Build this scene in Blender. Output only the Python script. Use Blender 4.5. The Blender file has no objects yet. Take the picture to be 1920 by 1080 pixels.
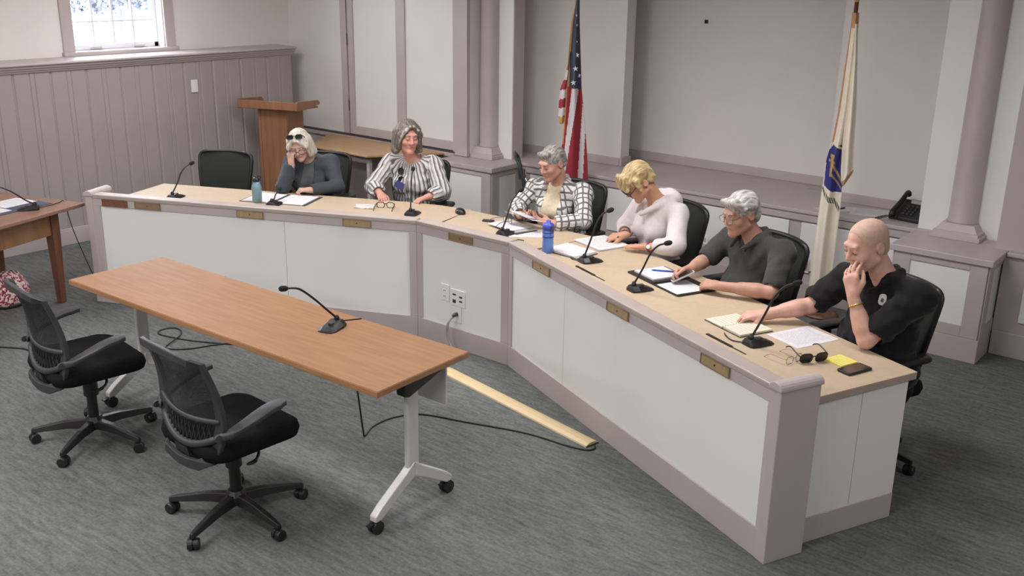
import bpy, bmesh, math, random
import numpy as np
from mathutils import Vector, Matrix
random.seed(7)
scene = bpy.context.scene
COL = scene.collection

# ------------------------------------------------------------------ camera
cam_data = bpy.data.cameras.new('camera')
cam_data.sensor_width = 36.0
cam_data.lens = 35.01
cam_data.clip_start = 0.05
camera = bpy.data.objects.new('camera', cam_data)
COL.objects.link(camera)
_F = Vector((-0.59787858, 0.73951082, -0.30929752))
_R = Vector((0.77443561, 0.63247021, 0.01519605))
_U = Vector((-0.20685912, 0.23044562, 0.9508439))
camera.matrix_world = Matrix(((_R.x, _U.x, -_F.x, 0), (_R.y, _U.y, -_F.y, 0), (_R.z, _U.z, -_F.z, 2.47), (0, 0, 0, 1)))
scene.camera = camera

# ------------------------------------------------------------------ world, lights, exposure
world = bpy.data.worlds.new('sky')
scene.world = world
world.use_nodes = True
wn = world.node_tree.nodes
bg = wn['Background']
bg.inputs[0].default_value = (0.86, 0.90, 1.0, 1)
bg.inputs[1].default_value = 24.0
scene.view_settings.view_transform = 'Standard'
scene.view_settings.look = 'None'
scene.view_settings.gamma = 1.0
scene.view_settings.use_curve_mapping = False
scene.view_settings.exposure = 0.08

LAMP_SPOTS = [(-7.0, 1.3), (-4.4, 1.3), (-1.9, 1.3), (-7.0, 4.6), (-4.6, 4.6), (-2.5, 4.6), (-5.6, -1.4), (-2.6, -1.4), (1.2, 3.4)]  # last three: unseen fill lights added to brighten upright faces and dais end
LAMP_POWER = [38, 44, 32, 30, 38, 34, 44, 44, 30]
CEIL = 2.80
for (lx, ly), lp in zip(LAMP_SPOTS, LAMP_POWER):
    ld = bpy.data.lights.new('ceiling_lamp_light', 'AREA')
    ld.shape = 'RECTANGLE'; ld.size = 1.15; ld.size_y = 0.55
    ld.energy = lp
    ld.color = (1.0, 0.97, 0.995)
    lo = bpy.data.objects.new('ceiling_lamp_light', ld)
    lo.location = (lx, ly, CEIL - 0.035)
    COL.objects.link(lo)

# ------------------------------------------------------------------ helpers
def lin(r, g, b):
    f = lambda c: (c / 255 / 12.92) if c / 255 <= 0.04045 else ((c / 255 + 0.055) / 1.055) ** 2.4
    return (f(r), f(g), f(b), 1.0)

def material(name, rgb, rough=0.5, metal=0.0, var=0.0, vscale=8.0, stretch=(1, 1, 1), bump=0.0, bscale=60.0,
             rgb2=None, spec=0.5, alpha=1.0, sheen=0.0, coords='Object', emit=None, trans=0.0, detail=4.0):
    m = bpy.data.materials.new(name)
    m.use_nodes = True
    nt = m.node_tree
    b = nt.nodes['Principled BSDF']
    b.inputs['Roughness'].default_value = rough
    b.inputs['Metallic'].default_value = metal
    b.inputs['Specular IOR Level'].default_value = spec
    b.inputs['Sheen Weight'].default_value = sheen
    b.inputs['Alpha'].default_value = alpha
    b.inputs['Transmission Weight'].default_value = trans
    c1 = lin(*rgb)
    tc = nt.nodes.new('ShaderNodeTexCoord')
    mp = nt.nodes.new('ShaderNodeMapping')
    mp.inputs['Scale'].default_value = stretch
    nt.links.new(tc.outputs[coords], mp.inputs['Vector'])
    nz = nt.nodes.new('ShaderNodeTexNoise')
    nz.inputs['Scale'].default_value = vscale
    nz.inputs['Detail'].default_value = detail
    nt.links.new(mp.outputs['Vector'], nz.inputs['Vector'])
    ramp = nt.nodes.new('ShaderNodeValToRGB')
    if rgb2 is None:
        lo = tuple(max(0, c * (1 - var)) for c in c1[:3]) + (1,)
        hi = tuple(min(1, c * (1 + var)) for c in c1[:3]) + (1,)
    else:
        lo, hi = c1, lin(*rgb2)
    ramp.color_ramp.elements[0].position = 0.35; ramp.color_ramp.elements[0].color = lo
    ramp.color_ramp.elements[1].position = 0.65; ramp.color_ramp.elements[1].color = hi
    nt.links.new(nz.outputs['Fac'], ramp.inputs['Fac'])
    nt.links.new(ramp.outputs['Color'], b.inputs['Base Color'])
    if bump > 0:
        nb = nt.nodes.new('ShaderNodeTexNoise')
        nb.inputs['Scale'].default_value = bscale
        nb.inputs['Detail'].default_value = 3
        nt.links.new(mp.outputs['Vector'], nb.inputs['Vector'])
        bp_ = nt.nodes.new('ShaderNodeBump')
        bp_.inputs['Strength'].default_value = bump
        bp_.inputs['Distance'].default_value = 0.01
        nt.links.new(nb.outputs['Fac'], bp_.inputs['Height'])
        nt.links.new(bp_.outputs['Normal'], b.inputs['Normal'])
    if emit:
        b.inputs['Emission Color'].default_value = lin(*emit[0])
        b.inputs['Emission Strength'].default_value = emit[1]
    return m

class MB:
    """collects boxes, prisms and tubes for one mesh object"""
    def __init__(self):
        self.v = []; self.f = []; self.mi = []
    def add(self, vs, fs, M=None, mi=0):
        o = len(self.v)
        for p in vs:
            self.v.append(tuple(M @ Vector(p)) if M is not None else tuple(p))
        for f in fs:
            self.f.append([o + i for i in f]); self.mi.append(mi)
        return self
    def box(self, x0, x1, y0, y1, z0, z1, M=None, mi=0):
        vs = [(x0, y0, z0), (x1, y0, z0), (x1, y1, z0), (x0, y1, z0), (x0, y0, z1), (x1, y0, z1), (x1, y1, z1), (x0, y1, z1)]
        fs = [(0, 3, 2, 1), (4, 5, 6, 7), (0, 1, 5, 4), (1, 2, 6, 5), (2, 3, 7, 6), (3, 0, 4, 7)]
        return self.add(vs, fs, M, mi)
    def prism(self, pts, z0, z1, M=None, mi=0, taper=1.0):
        n = len(pts)
        cx = sum(p[0] for p in pts) / n; cy = sum(p[1] for p in pts) / n
        vs = [(p[0], p[1], z0) for p in pts] + [(cx + (p[0] - cx) * taper, cy + (p[1] - cy) * taper, z1) for p in pts]
        fs = [tuple(range(n - 1, -1, -1)), tuple(range(n, 2 * n))]
        fs += [(i, (i + 1) % n, n + (i + 1) % n, n + i) for i in range(n)]
        return self.add(vs, fs, M, mi)
    def loft(self, rings, M=None, mi=0, cap=True, closed=True):
        n = len(rings[0]); vs = [p for r in rings for p in r]; fs = []
        for k in range(len(rings) - 1):
            for i in range(n if closed else n - 1):
                j = (i + 1) % n
                fs.append((k * n + i, k * n + j, (k + 1) * n + j, (k + 1) * n + i))
        if cap:
            fs.append(tuple(range(n - 1, -1, -1))); fs.append(tuple((len(rings) - 1) * n + i for i in range(n)))
        return self.add(vs, fs, M, mi)
    def tube(self, pts, r, n=8, M=None, mi=0, flat=1.0):
        pts = [Vector(p) for p in pts]
        rr = r if isinstance(r, (list, tuple)) else [r] * len(pts)
        rings = []; up = None
        for i, p in enumerate(pts):
            t = (pts[min(i + 1, len(pts) - 1)] - pts[max(i - 1, 0)]).normalized()
            if up is None:
                up = Vector((0, 0, 1)) if abs(t.z) < 0.9 else Vector((0, 1, 0))
            a = t.cross(up).normalized(); up = a.cross(t).normalized()
            rings.append([tuple(p + a * (rr[i] * math.cos(2 * math.pi * k / n)) + up * (rr[i] * flat * math.sin(2 * math.pi * k / n))) for k in range(n)])
        return self.loft(rings, M, mi)
    def lathe(self, prof, n=20, M=None, mi=0):
        rings = [[(r * math.cos(2 * math.pi * k / n), r * math.sin(2 * math.pi * k / n), z) for k in range(n)] for r, z in prof]
        return self.loft(rings, M, mi)
    def ell(self, c, r, nu=14, nv=9, M=None, mi=0):
        rings = []
        for j in range(1, nv):
            a = math.pi * j / nv
            rings.append([(c[0] + r[0] * math.sin(a) * math.cos(2 * math.pi * k / nu), c[1] + r[1] * math.sin(a) * math.sin(2 * math.pi * k / nu), c[2] - r[2] * math.cos(a)) for k in range(nu)])
        return self.loft(rings, M, mi)

def curve_pts(pts, n=6):
    """Catmull-Rom through the points"""
    P = [Vector(p) for p in pts]; out = []
    for i in range(len(P) - 1):
        p0 = P[max(i - 1, 0)]; p1 = P[i]; p2 = P[i + 1]; p3 = P[min(i + 2, len(P) - 1)]
        for k in range(n):
            t = k / n
            out.append(0.5 * ((2 * p1) + (p2 - p0) * t + (2 * p0 - 5 * p1 + 4 * p2 - p3) * t * t + (3 * p1 - p0 - 3 * p2 + p3) * t ** 3))
    out.append(P[-1])
    return out

def rrect(w, h, r, n=4, cx=0, cy=0):
    out = []
    for sx, sy, a0 in ((1, 1, 0), (-1, 1, 90), (-1, -1, 180), (1, -1, 270)):
        for k in range(n + 1):
            a = math.radians(a0 + 90 * k / n)
            out.append((cx + sx * (w / 2 - r) + r * math.cos(a), cy + sy * (h / 2 - r) + r * math.sin(a)))
    return out

def obj(name, mb, mat, parent=None, loc=None, rotz=0.0, smooth=False, bevel=0.0, seg=2):
    me = bpy.data.meshes.new(name)
    me.from_pydata(mb.v, [], mb.f)
    mats = mat if isinstance(mat, (list, tuple)) else [mat]
    for m in mats: me.materials.append(m)
    if len(mats) > 1: me.polygons.foreach_set('material_index', mb.mi)
    bm = bmesh.new(); bm.from_mesh(me); bmesh.ops.recalc_face_normals(bm, faces=bm.faces); bm.to_mesh(me); bm.free()
    if smooth:
        me.polygons.foreach_set('use_smooth', [True] * len(me.polygons))
    me.update()
    o = bpy.data.objects.new(name, me); COL.objects.link(o)
    if parent is not None: o.parent = parent
    if loc is not None: o.location = loc
    o.rotation_euler = (0, 0, rotz)
    if bevel > 0:
        bv = o.modifiers.new('bevel', 'BEVEL'); bv.width = bevel; bv.segments = seg; bv.limit_method = 'ANGLE'; bv.angle_limit = math.radians(50)
    return o

def tag(o, label, cat, group=None):
    o['label'] = label; o['category'] = cat
    if group: o['group'] = group
    return o

def thing(name, label, cat, loc=(0, 0, 0), rotz=0.0, group=None):
    o = bpy.data.objects.new(name, None); COL.objects.link(o)
    o.empty_display_size = 0.1
    o.location = loc; o.rotation_euler = (0, 0, rotz)
    return tag(o, label, cat, group)

def struct(o):
    o['kind'] = 'structure'; return o

def dup(root, loc, rotz, label, group=None):
    def cp(o, parent):
        c = o.copy(); COL.objects.link(c); c.parent = parent
        for ch in o.children: cp(ch, c)
        return c
    r = cp(root, None); r.location = loc; r.rotation_euler = (0, 0, rotz); r['label'] = label
    if group: r['group'] = group
    return r

def group_nodes_wood(name, c1, c2, scale=(1.2, 14, 14), rough=0.42):
    return material(name, c1, rough=rough, rgb2=c2, vscale=2.2, stretch=scale, bump=0.03, bscale=20, detail=6)

M = {}
M['trim'] = material('grey_trim_paint', (184, 174, 172), 0.42, var=0.03, vscale=3)
M['board'] = material('grey_board_paint', (164, 155, 152), 0.45, var=0.03, vscale=3)
M['white'] = material('white_wall_paint', (226, 222, 217), 0.6, var=0.02, vscale=2, bump=0.02, bscale=90)
M['panel'] = material('white_panel_paint', (230, 229, 226), 0.4, var=0.015, vscale=2)
M['ceiling'] = material('ceiling_white', (232, 230, 226), 0.8, var=0.02)
M['laminate'] = material('beige_laminate', (190, 171, 145), 0.45, var=0.03, vscale=40)
M['laminate_edge'] = material('taupe_edge', (168, 150, 141), 0.45, var=0.04)
M['maple'] = material('maple_top', (146, 105, 70), 0.55, spec=0.25, rgb2=(156, 115, 79), vscale=3.0, stretch=(1.6, 16, 16), detail=6)
M['maple_edge'] = material('maple_edge', (146, 104, 68), 0.5, rgb2=(158, 116, 80), vscale=3, stretch=(1, 8, 8))
M['oak'] = material('oak_desk', (134, 95, 60), 0.42, rgb2=(150, 109, 70), vscale=2.5, stretch=(6, 6, 1.0), detail=6)
M['desk_top'] = material('brown_desk_top', (132, 98, 80), 0.3, rgb2=(144, 109, 90), vscale=2.5, stretch=(1, 7, 7), detail=6)
M['cherry'] = material('red_brown_wood', (106, 68, 52), 0.4, rgb2=(122, 82, 63), vscale=2.5, stretch=(8, 8, 1.0), detail=6)
M['lectern'] = material('lectern_wood', (134, 92, 64), 0.4, rgb2=(152, 108, 78), vscale=2.2, stretch=(10, 10, 0.8), detail=6)
M['tan'] = material('tan_table_top', (172, 136, 98), 0.45, rgb2=(182, 146, 108), vscale=3, stretch=(1, 10, 10))
M['black'] = material('black_plastic', (30, 30, 30), 0.42, var=0.1)
M['dark'] = material('dark_grey_plastic', (62, 62, 64), 0.45, var=0.08)
M['fabric_black'] = material('black_fabric', (21, 21, 22), 0.95, var=0.25, vscale=120, bump=0.25, bscale=250, spec=0.15)
M['metal'] = material('light_grey_steel', (205, 204, 203), 0.38, metal=0.15, var=0.03)
M['chrome'] = material('chrome', (200, 200, 200), 0.2, metal=1.0)
M['brass'] = material('brass_plate', (166, 144, 108), 0.4, metal=0.25, rgb2=(182, 160, 124), vscale=9, stretch=(6, 6, 1))
M['brass_dark'] = material('bronze_plate', (140, 116, 90), 0.42, metal=0.2, rgb2=(154, 130, 102), vscale=9)
M['redwood_plate'] = material('red_wood_plate', (118, 72, 58), 0.42, rgb2=(132, 86, 70), vscale=9, stretch=(5, 1, 1))
M['shadow_gap'] = material('dark_gap', (72, 64, 62), 0.7, var=0.05)
M['paper'] = material('white_paper', (216, 214, 217), 0.75, var=0.01)
M['ivory'] = material('ivory_plate', (232, 229, 224), 0.4, var=0.01)
# ================================================================== structure
def carpet_material():
    m = bpy.data.materials.new('grey_streaked_carpet'); m.use_nodes = True
    nt = m.node_tree; b = nt.nodes['Principled BSDF']
    b.inputs['Roughness'].default_value = 0.95; b.inputs['Specular IOR Level'].default_value = 0.12
    tc = nt.nodes.new('ShaderNodeTexCoord')
    def noise(scale, vs, detail):
        mp = nt.nodes.new('ShaderNodeMapping'); mp.inputs['Scale'].default_value = vs
        nt.links.new(tc.outputs['Object'], mp.inputs['Vector'])
        n = nt.nodes.new('ShaderNodeTexNoise'); n.inputs['Scale'].default_value = scale; n.inputs['Detail'].default_value = detail
        n.inputs['Roughness'].default_value = 0.65
        nt.links.new(mp.outputs['Vector'], n.inputs['Vector']); return n
    n1 = noise(11, (0.7, 3.6, 1), 6); n2 = noise(60, (1, 1, 1), 4); n3 = noise(1.1, (1, 1, 1), 2)
    mx = nt.nodes.new('ShaderNodeMath'); mx.operation = 'MULTIPLY_ADD'; mx.inputs[1].default_value = 0.50
    nt.links.new(n1.outputs['Fac'], mx.inputs[0])
    m2 = nt.nodes.new('ShaderNodeMath'); m2.operation = 'MULTIPLY_ADD'; m2.inputs[1].default_value = 0.36
    m3 = nt.nodes.new('ShaderNodeMath'); m3.operation = 'MULTIPLY'; m3.inputs[1].default_value = 0.15
    nt.links.new(n3.outputs['Fac'], m3.inputs[0]); nt.links.new(n2.outputs['Fac'], m2.inputs[0]); nt.links.new(m3.outputs[0], m2.inputs[2])
    nt.links.new(m2.outputs[0], mx.inputs[2])
    rp = nt.nodes.new('ShaderNodeValToRGB')
    e = rp.color_ramp.elements
    e[0].position = 0.34; e[0].color = lin(72, 75, 74)
    e[1].position = 0.66; e[1].color = lin(122, 125, 123)
    nt.links.new(mx.outputs[0], rp.inputs['Fac']); nt.links.new(rp.outputs['Color'], b.inputs['Base Color'])
    bp_ = nt.nodes.new('ShaderNodeBump'); bp_.inputs['Strength'].default_value = 0.5; bp_.inputs['Distance'].default_value = 0.006
    nt.links.new(mx.outputs[0], bp_.inputs['Height']); nt.links.new(bp_.outputs['Normal'], b.inputs['Normal'])
    return m
M['carpet'] = carpet_material()

XL, XR, YF, YB = -8.85, 3.2, -3.0, 8.13
struct(obj('floor', MB().box(XL - 0.2, XR, YF, YB + 0.2, -0.1, 0), M['carpet']))
struct(obj('ceiling', MB().box(XL - 0.2, XR, YF, YB + 0.2, CEIL, CEIL + 0.1), M['ceiling']))
# left wall above the ledge, with the window opening
WY0, WY1, WZ0, WZ1 = 4.63, 5.55, 1.655, 2.58
mb = MB()
mb.box(XL - 0.2, XL, YF, WY0, 0, CEIL).box(XL - 0.2, XL, WY1, 7.25, 0, CEIL).box(XL - 0.2, XL, WY0, WY1, 0, WZ0).box(XL - 0.2, XL, WY0, WY1, WZ1, CEIL)
wall_left = struct(obj('wall_left', mb, M['white']))
WFACE = -8.56     # face of the boarded lower wall
struct(obj('wall_left_lower', MB().box(XL + 0.001, WFACE - 0.015, YF, 6.84, 0, 1.56), M['board']))
# boards: alternating wide flats with a bead line and recessed grooves
lower = bpy.data.objects['wall_left_lower']
pitch = 0.325
y = 6.838
board0 = None
while y > -0.8:
    w = pitch - 0.010
    if board0 is None:
        dp = 0.011
        pr = [(0, 0), (0.007, -0.005), (dp, -0.012), (dp, -0.130), (0.004, -0.137), (dp, -0.144), (dp, -0.172), (0.004, -0.179), (dp, -0.186), (dp, -w + 0.012), (0.007, -w + 0.005), (0, -w)]
        board0 = o = obj('plank', MB().prism(pr, 0.12, 1.55), M['board'], lower)
    else:
        o = board0.copy(); COL.objects.link(o)
    o.location = (WFACE - 0.015, y, 0)
    y -= pitch
# cap moulding of the lower wall: stepped profile swept along y
prof = [(XL + 0.002, 1.622), (-8.505, 1.618), (-8.492, 1.611), (-8.492, 1.598), (-8.512, 1.590), (-8.516, 1.572), (-8.530, 1.569), (-8.534, 1.552), (-8.546, 1.549), (-8.550, 1.534), (-8.562, 1.530), (XL + 0.002, 1.530)]
mb = MB()
rings = [[(x, yy, z) for x, z in prof] for yy in (YF, 6.86)]
mb.loft(rings)
struct(obj('trim_1', mb, M['trim'], bevel=0.004))
mb = MB().box(WFACE - 0.02, WFACE + 0.012, YF, 6.85, 0, 0.13).box(WFACE - 0.02, WFACE + 0.006, YF, 6.85, 0.13, 0.145)
struct(obj('baseboard_left', mb, M['trim'], bevel=0.003))

# window with casing, sash, panes, muntins, sill and two lift handles
win = bpy.data.objects.new('window_1', None); COL.objects.link(win); win.location = (XL, (WY0 + WY1) / 2, WZ0); struct(win)
hw = (WY1 - WY0) / 2; wh = WZ1 - WZ0
M['win_white'] = material('window_white_paint', (236, 236, 240), 0.35, var=0.01)
obj('window_casing', MB().box(0, 0.022, -hw - 0.105, -hw, -0.03, wh + 0.1).box(0, 0.022, hw, hw + 0.105, -0.03, wh + 0.1).box(0, 0.022, -hw, hw, wh, wh + 0.1), M['trim'], win, bevel=0.004)
obj('window_jamb', MB().box(-0.2, 0.0, -hw, -hw + 0.012, 0, wh).box(-0.2, 0.0, hw - 0.012, hw, 0, wh).box(-0.2, 0, -hw, hw, wh - 0.012, wh), M['win_white'], win)
obj('window_sill', MB().box(-0.2, 0.055, -hw - 0.12, hw + 0.12, -0.035, 0.004), M['trim'], win, bevel=0.006)
sash = obj('window_sash', MB().box(-0.14, -0.10, -hw + 0.012, -hw + 0.055, 0.005, wh - 0.012).box(-0.14, -0.10, hw - 0.055, hw - 0.012, 0.005, wh - 0.012).box(-0.14, -0.10, -hw + 0.012, hw - 0.012, 0.005, 0.05).box(-0.14, -0.10, -hw + 0.012, hw - 0.012, wh - 0.06, wh - 0.012), M['win_white'], win, bevel=0.003)
gy0, gy1, gz0, gz1 = -hw + 0.055, hw - 0.055, 0.05, wh - 0.06
nr, nc = 4, 4
M['glass'] = material('window_glass', (250, 252, 255), 0.0, trans=1.0, spec=0.5)
M['glass'].node_tree.nodes['Principled BSDF'].inputs['IOR'].default_value = 1.02
for i in range(1, nc):
    yy = gy0 + (gy1 - gy0) * i / nc
    obj('muntin', MB().box(-0.135, -0.105, yy - 0.009, yy + 0.009, gz0, gz1), M['win_white'], sash)
for i in range(1, nr):
    zz = gz0 + (gz1 - gz0) * i / nr
    obj('muntin', MB().box(-0.134, -0.106, gy0, gy1, zz - 0.009, zz + 0.009), M['win_white'], sash)
for i in range(nc):
    for j in range(nr):
        y0 = gy0 + (gy1 - gy0) * i / nc; y1 = gy0 + (gy1 - gy0) * (i + 1) / nc
        z0 = gz0 + (gz1 - gz0) * j / nr; z1 = gz0 + (gz1 - gz0) * (j + 1) / nr
        obj('pane', MB().box(-0.122, -0.119, y0 + 0.006, y1 - 0.006, z0 + 0.006, z1 - 0.006), M['glass'], sash)
for yy in (-0.2, 0.24):
    obj('lift_handle', MB().box(-0.10, -0.075, yy - 0.05, yy + 0.05, 0.012, 0.022).box(-0.085, -0.075, yy - 0.05, yy + 0.05, 0.022, 0.035), M['metal'], win, bevel=0.003)

# outside: pale drive and shrubs seen through the panes
M['drive'] = material('pale_gravel_drive', (226, 224, 220), 0.9, var=0.08, vscale=3)
M['lawn'] = material('dull_lawn', (120, 124, 110), 0.9, var=0.2, vscale=3)
struct(obj('ground', MB().box(-60, XL - 0.25, -30, 40, 1.0, 1.1), M['drive']))
M['leaf'] = None
def leaf_shrub(label, c, r, n, mat):
    t = thing('shrub', label, 'shrub', (c[0], c[1], 1.1), 0, 'shrubs outside the window')
    rng = random.Random(int(c[1] * 10))
    mb = MB()
    for _ in range(n):
        u = rng.uniform(0, 2 * math.pi); w = rng.uniform(-0.2, 1); q = rng.uniform(0.55, 1) ** 0.5
        s = math.sqrt(max(0, 1 - w * w))
        p = Vector((r[0] * q * s * math.cos(u), r[1] * q * s * math.sin(u), r[2] * 0.25 + r[2] * q * (w + 0.2) / 1.2))
        a = Vector((rng.uniform(-1, 1), rng.uniform(-1, 1), rng.uniform(-1, 1))).normalized(); b = a.orthogonal().normalized()
        L = rng.uniform(0.05, 0.10)
        mb.add([p - a * L, p + b * L * 0.5, p + a * L, p - b * L * 0.5], [(0, 1, 2, 3)])
    lo = obj('foliage', mb, mat, t); lo['kind'] = 'stuff'
    obj('stem', MB().tube([(0, 0, 0), (0.05, 0.02, r[2] * 0.5), (0, 0, r[2] * 0.9)], [0.03, 0.02, 0.01], 7), M['leaf'], t)
M['leaf'] = material('blue_green_leaves', (92, 96, 108), 0.6, var=0.3, vscale=2)
for i, (cx, cy, rr) in enumerate([(-18.4, 9.95, (0.7, 0.45, 1.5)), (-18.6, 10.75, (0.8, 0.5, 1.8)), (-18.9, 11.7, (0.8, 0.55, 2.0)), (-19.6, 9.2, (0.8, 0.6, 0.55))]):
    leaf_shrub(['leafy shrub outside behind the second column of window panes', 'tall leafy shrub outside behind the third column of panes', 'tallest shrub outside beside the right window jamb', 'lowest shrub outside at the left edge of the window'][i], (cx, cy), rr, 2600, M['leaf'])

# ------------------------------------------------ back wall
CW = M['white']
def slab(name, x0, x1, y0, y1, z0, z1, mat, bevel=0.0):
    return struct(obj(name, MB().box(x0, x1, y0, y1, z0, z1), mat, bevel=bevel))
slab('wall_back', XL - 0.2, XR, 8.13, 8.33, 0, CEIL, CW)
slab('wall_back_left', XL, -6.243, 7.05, 8.13, 0, CEIL, CW)
slab('wall_back_left_pilaster', -6.242, -5.870, 7.22, 7.37, 0.70, CEIL, M['panel'])
slab('trim_2', -5.8698, -5.860, 7.222, 7.372, 0.70, CEIL, M['trim'])
slab('wall_back_left_pier', -6.242, -4.945, 7.67, 7.81, 0.70, CEIL, CW)
slab('wall_back_right_pier', -2.99, -1.53, 7.67, 7.81, 0.70, CEIL, CW)
slab('wall_back_right_pilaster', -2.105, -1.53, 7.22, 7.37, 0.70, CEIL, M['panel'])
slab('wall_back_right', -1.53, XR, 7.05, 8.13, 0.0, CEIL, CW)
slab('trim_3', -1.53, -1.33, 7.015, 7.05, 0.70, CEIL, M['trim'], 0.003)
slab('trim_4', 0.2, 0.4, 7.015, 7.05, 0.70, CEIL, M['trim'], 0.003)
slab('wall_back_header', -5.86, -2.105, 7.25, 7.66, 2.55, CEIL, CW)
slab('wall_right', XR, XR + 0.2, YF, YB + 0.2, 0, CEIL, CW)
slab('wall_front', XL - 0.2, XR + 0.2, YF - 0.2, YF, 0, CEIL, CW)
# low wainscot wall with its ledge between the pedestals
slab('wall_back_lower', -6.24, -2.10, 7.205, 8.12, 0, 0.69, M['trim'])
slab('trim_5', -6.24, -1.54, 7.165, 8.125, 0.69, 0.718, M['trim'], 0.004)
slab('trim_6', -5.74, -2.105, 7.18, 7.20, 0.63, 0.688, M['trim'], 0.002)
slab('trim_7', -6.24, -4.946, 7.645, 7.669, 0.718, 0.79, M['trim'], 0.004)
slab('trim_8', -6.24, -1.54, 8.105, 8.129, 0.718, 0.795, M['trim'], 0.004)
slab('trim_9', -2.99, -1.54, 7.645, 7.669, 0.718, 0.79, M['trim'], 0.004)
slab('trim_10', -4.9445, -4.92, 7.648, 7.81, 0.718, 0.795, M['trim'], 0.004)
slab('baseboard_back', -5.74, -2.10, 7.18, 7.204, 0, 0.15, M['trim'], 0.004)
low = bpy.data.objects['wall_back_lower']
for x0, x1 in ((-5.62, -4.85), (-4.75, -3.98), (-3.88, -3.06), (-2.96, -2.2)):
    obj('panel', MB().box(x0, x1, 7.192, 7.206, 0.24, 0.615), M['panel'], low, bevel=0.004)
# tiny dark hook on the alcove wall
hook = thing('wall_hook', 'tiny dark hook high on the alcove wall', 'hook', (-4.412, 8.13, 2.015))
obj('hook_plate', MB().box(-0.016, 0.016, -0.012, -0.0005, -0.018, 0.014), M['black'], hook, bevel=0.003)
obj('hook_pin', MB().tube([(0, -0.01, 0.0), (0, -0.03, -0.004), (0, -0.032, 0.016)], 0.004, 6), M['black'], hook)

# framed double panel (folding doors) on the back-left wall
door = bpy.data.objects.new('door_1', None); COL.objects.link(door); door.location = (-7.99, 7.05, 0.0); struct(door)
D0 = 0.0
obj('door_jamb', MB().box(0.0, 0.088, -0.028, -0.001, 0.757, CEIL - 0.01), M['trim'], door, bevel=0.003)
obj('door_jamb', MB().box(1.567, 1.746, -0.04, -0.001, 0.72, CEIL - 0.01), M['trim'], door, bevel=0.003)
obj('door_gap', MB().box(0.088, 0.104, -0.008, -0.001, 0.757, CEIL - 0.01), M['shadow_gap'], door)
obj('door_stile', MB().box(0.104, 0.185, -0.026, -0.001, 0.757, CEIL - 0.01), M['trim'], door, bevel=0.003)
obj('door_stile', MB().box(0.80, 0.925, -0.026, -0.001, 0.757, CEIL - 0.01), M['trim'], door, bevel=0.003)
obj('door_rail', MB().box(0.185, 0.80, -0.0255, -0.001, 0.757, 0.845).box(0.925, 1.567, -0.0255, -0.001, 0.757, 0.845), M['trim'], door, bevel=0.003)
obj('door_panel', MB().box(0.183, 0.802, -0.012, -0.001, 0.84, CEIL - 0.01), M['panel'], door)
obj('door_panel', MB().box(0.923, 1.569, -0.012, -0.001, 0.84, CEIL - 0.01), M['panel'], door)
M['hinge'] = material('dark_red_hinge', (92, 62, 60), 0.5, var=0.1)
for zz in (1.66, 1.00):
    obj('hinge', MB().box(0.090, 0.104, -0.030, -0.008, zz, zz + 0.11), M['hinge'], door, bevel=0.002)
slab('trim_11', XL + 0.001, -6.40, 7.012, 7.05, 0.0, 0.70, M['trim'])
slab('trim_12', XL + 0.001, -6.40, 6.985, 7.049, 0.70, 0.738, M['trim'], 0.004)
slab('shadow_strip', XL + 0.001, -6.40, 7.0005, 7.0495, 0.7385, 0.752, M['shadow_gap'])  # dark strip painted in for the shadow between door frame and ledge

# right lower wall past the right pedestal
slab('wall_back_right_lower', -1.46, XR, 6.985, 7.05, 0, 0.69, M['trim'])
slab('trim_14', -1.44, XR, 6.95, 7.05, 0.69, 0.718, M['trim'], 0.004)
slab('baseboard_right', -1.455, XR, 6.965, 6.984, 0, 0.17, M['trim'], 0.004)
obj('panel', MB().box(-1.31, -0.65, 6.972, 6.986, 0.25, 0.61), M['panel'], bpy.data.objects['wall_back_right_lower'], bevel=0.004)
obj('panel', MB().box(-0.55, 0.15, 6.972, 6.986, 0.25, 0.61), M['panel'], bpy.data.objects['wall_back_right_lower'], bevel=0.004)

# pedestals carrying the engaged columns
def pedestal(idx, x0, x1, yf):
    p = bpy.data.objects.new('trim_pedestal_%d' % idx, None); COL.objects.link(p); p.location = (x0, yf, 0); struct(p)
    w = x1 - x0; d = 7.215 - yf
    obj('body', MB().box(0, w, 0, d, 0, 0.672), M['trim'], p)
    obj('cap', MB().box(-0.03, w + 0.03, -0.03, d, 0.672, 0.716), M['trim'], p, bevel=0.005)
    obj('plinth', MB().box(-0.012, w + 0.012, -0.012, d, 0, 0.165), M['trim'], p, bevel=0.004)
    # raised frame around the recessed white panels, front and both sides
    fx0, fx1, fz0, fz1 = 0.11, w - 0.11, 0.245, 0.625
    obj('front_frame', MB().box(0, fx0, -0.012, 0.0, 0.165, 0.67).box(fx1, w, -0.012, 0.0, 0.165, 0.67).box(fx0, fx1, -0.012, 0.0, fz1, 0.67).box(fx0, fx1, -0.012, 0.0, 0.165, fz0), M['trim'], p, bevel=0.003)
    obj('panel', MB().box(fx0, fx1, -0.003, 0.002, fz0, fz1), M['panel'], p)
    for xs, xa in ((w, 0.012), (0, -0.012)):
        a, b = min(xs, xs + xa), max(xs, xs + xa)
        obj('side_frame', MB().box(a, b, 0, 0.10, 0.165, 0.67).box(a, b, d - 0.10, d, 0.165, 0.67).box(a, b, 0.1, d - 0.1, fz1, 0.67).box(a, b, 0.1, d - 0.1, 0.165, fz0), M['trim'], p, bevel=0.003)
        c0, c1 = min(xs, xs + xa * 0.25), max(xs, xs + xa * 0.25)
        obj('panel', MB().box(c0, c1, 0.1, d - 0.1, fz0, fz1), M['panel'], p)
    return p
pedestal(1, -6.37, -5.745, 6.78)
pedestal(2, -2.075, -1.475, 6.69)
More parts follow.
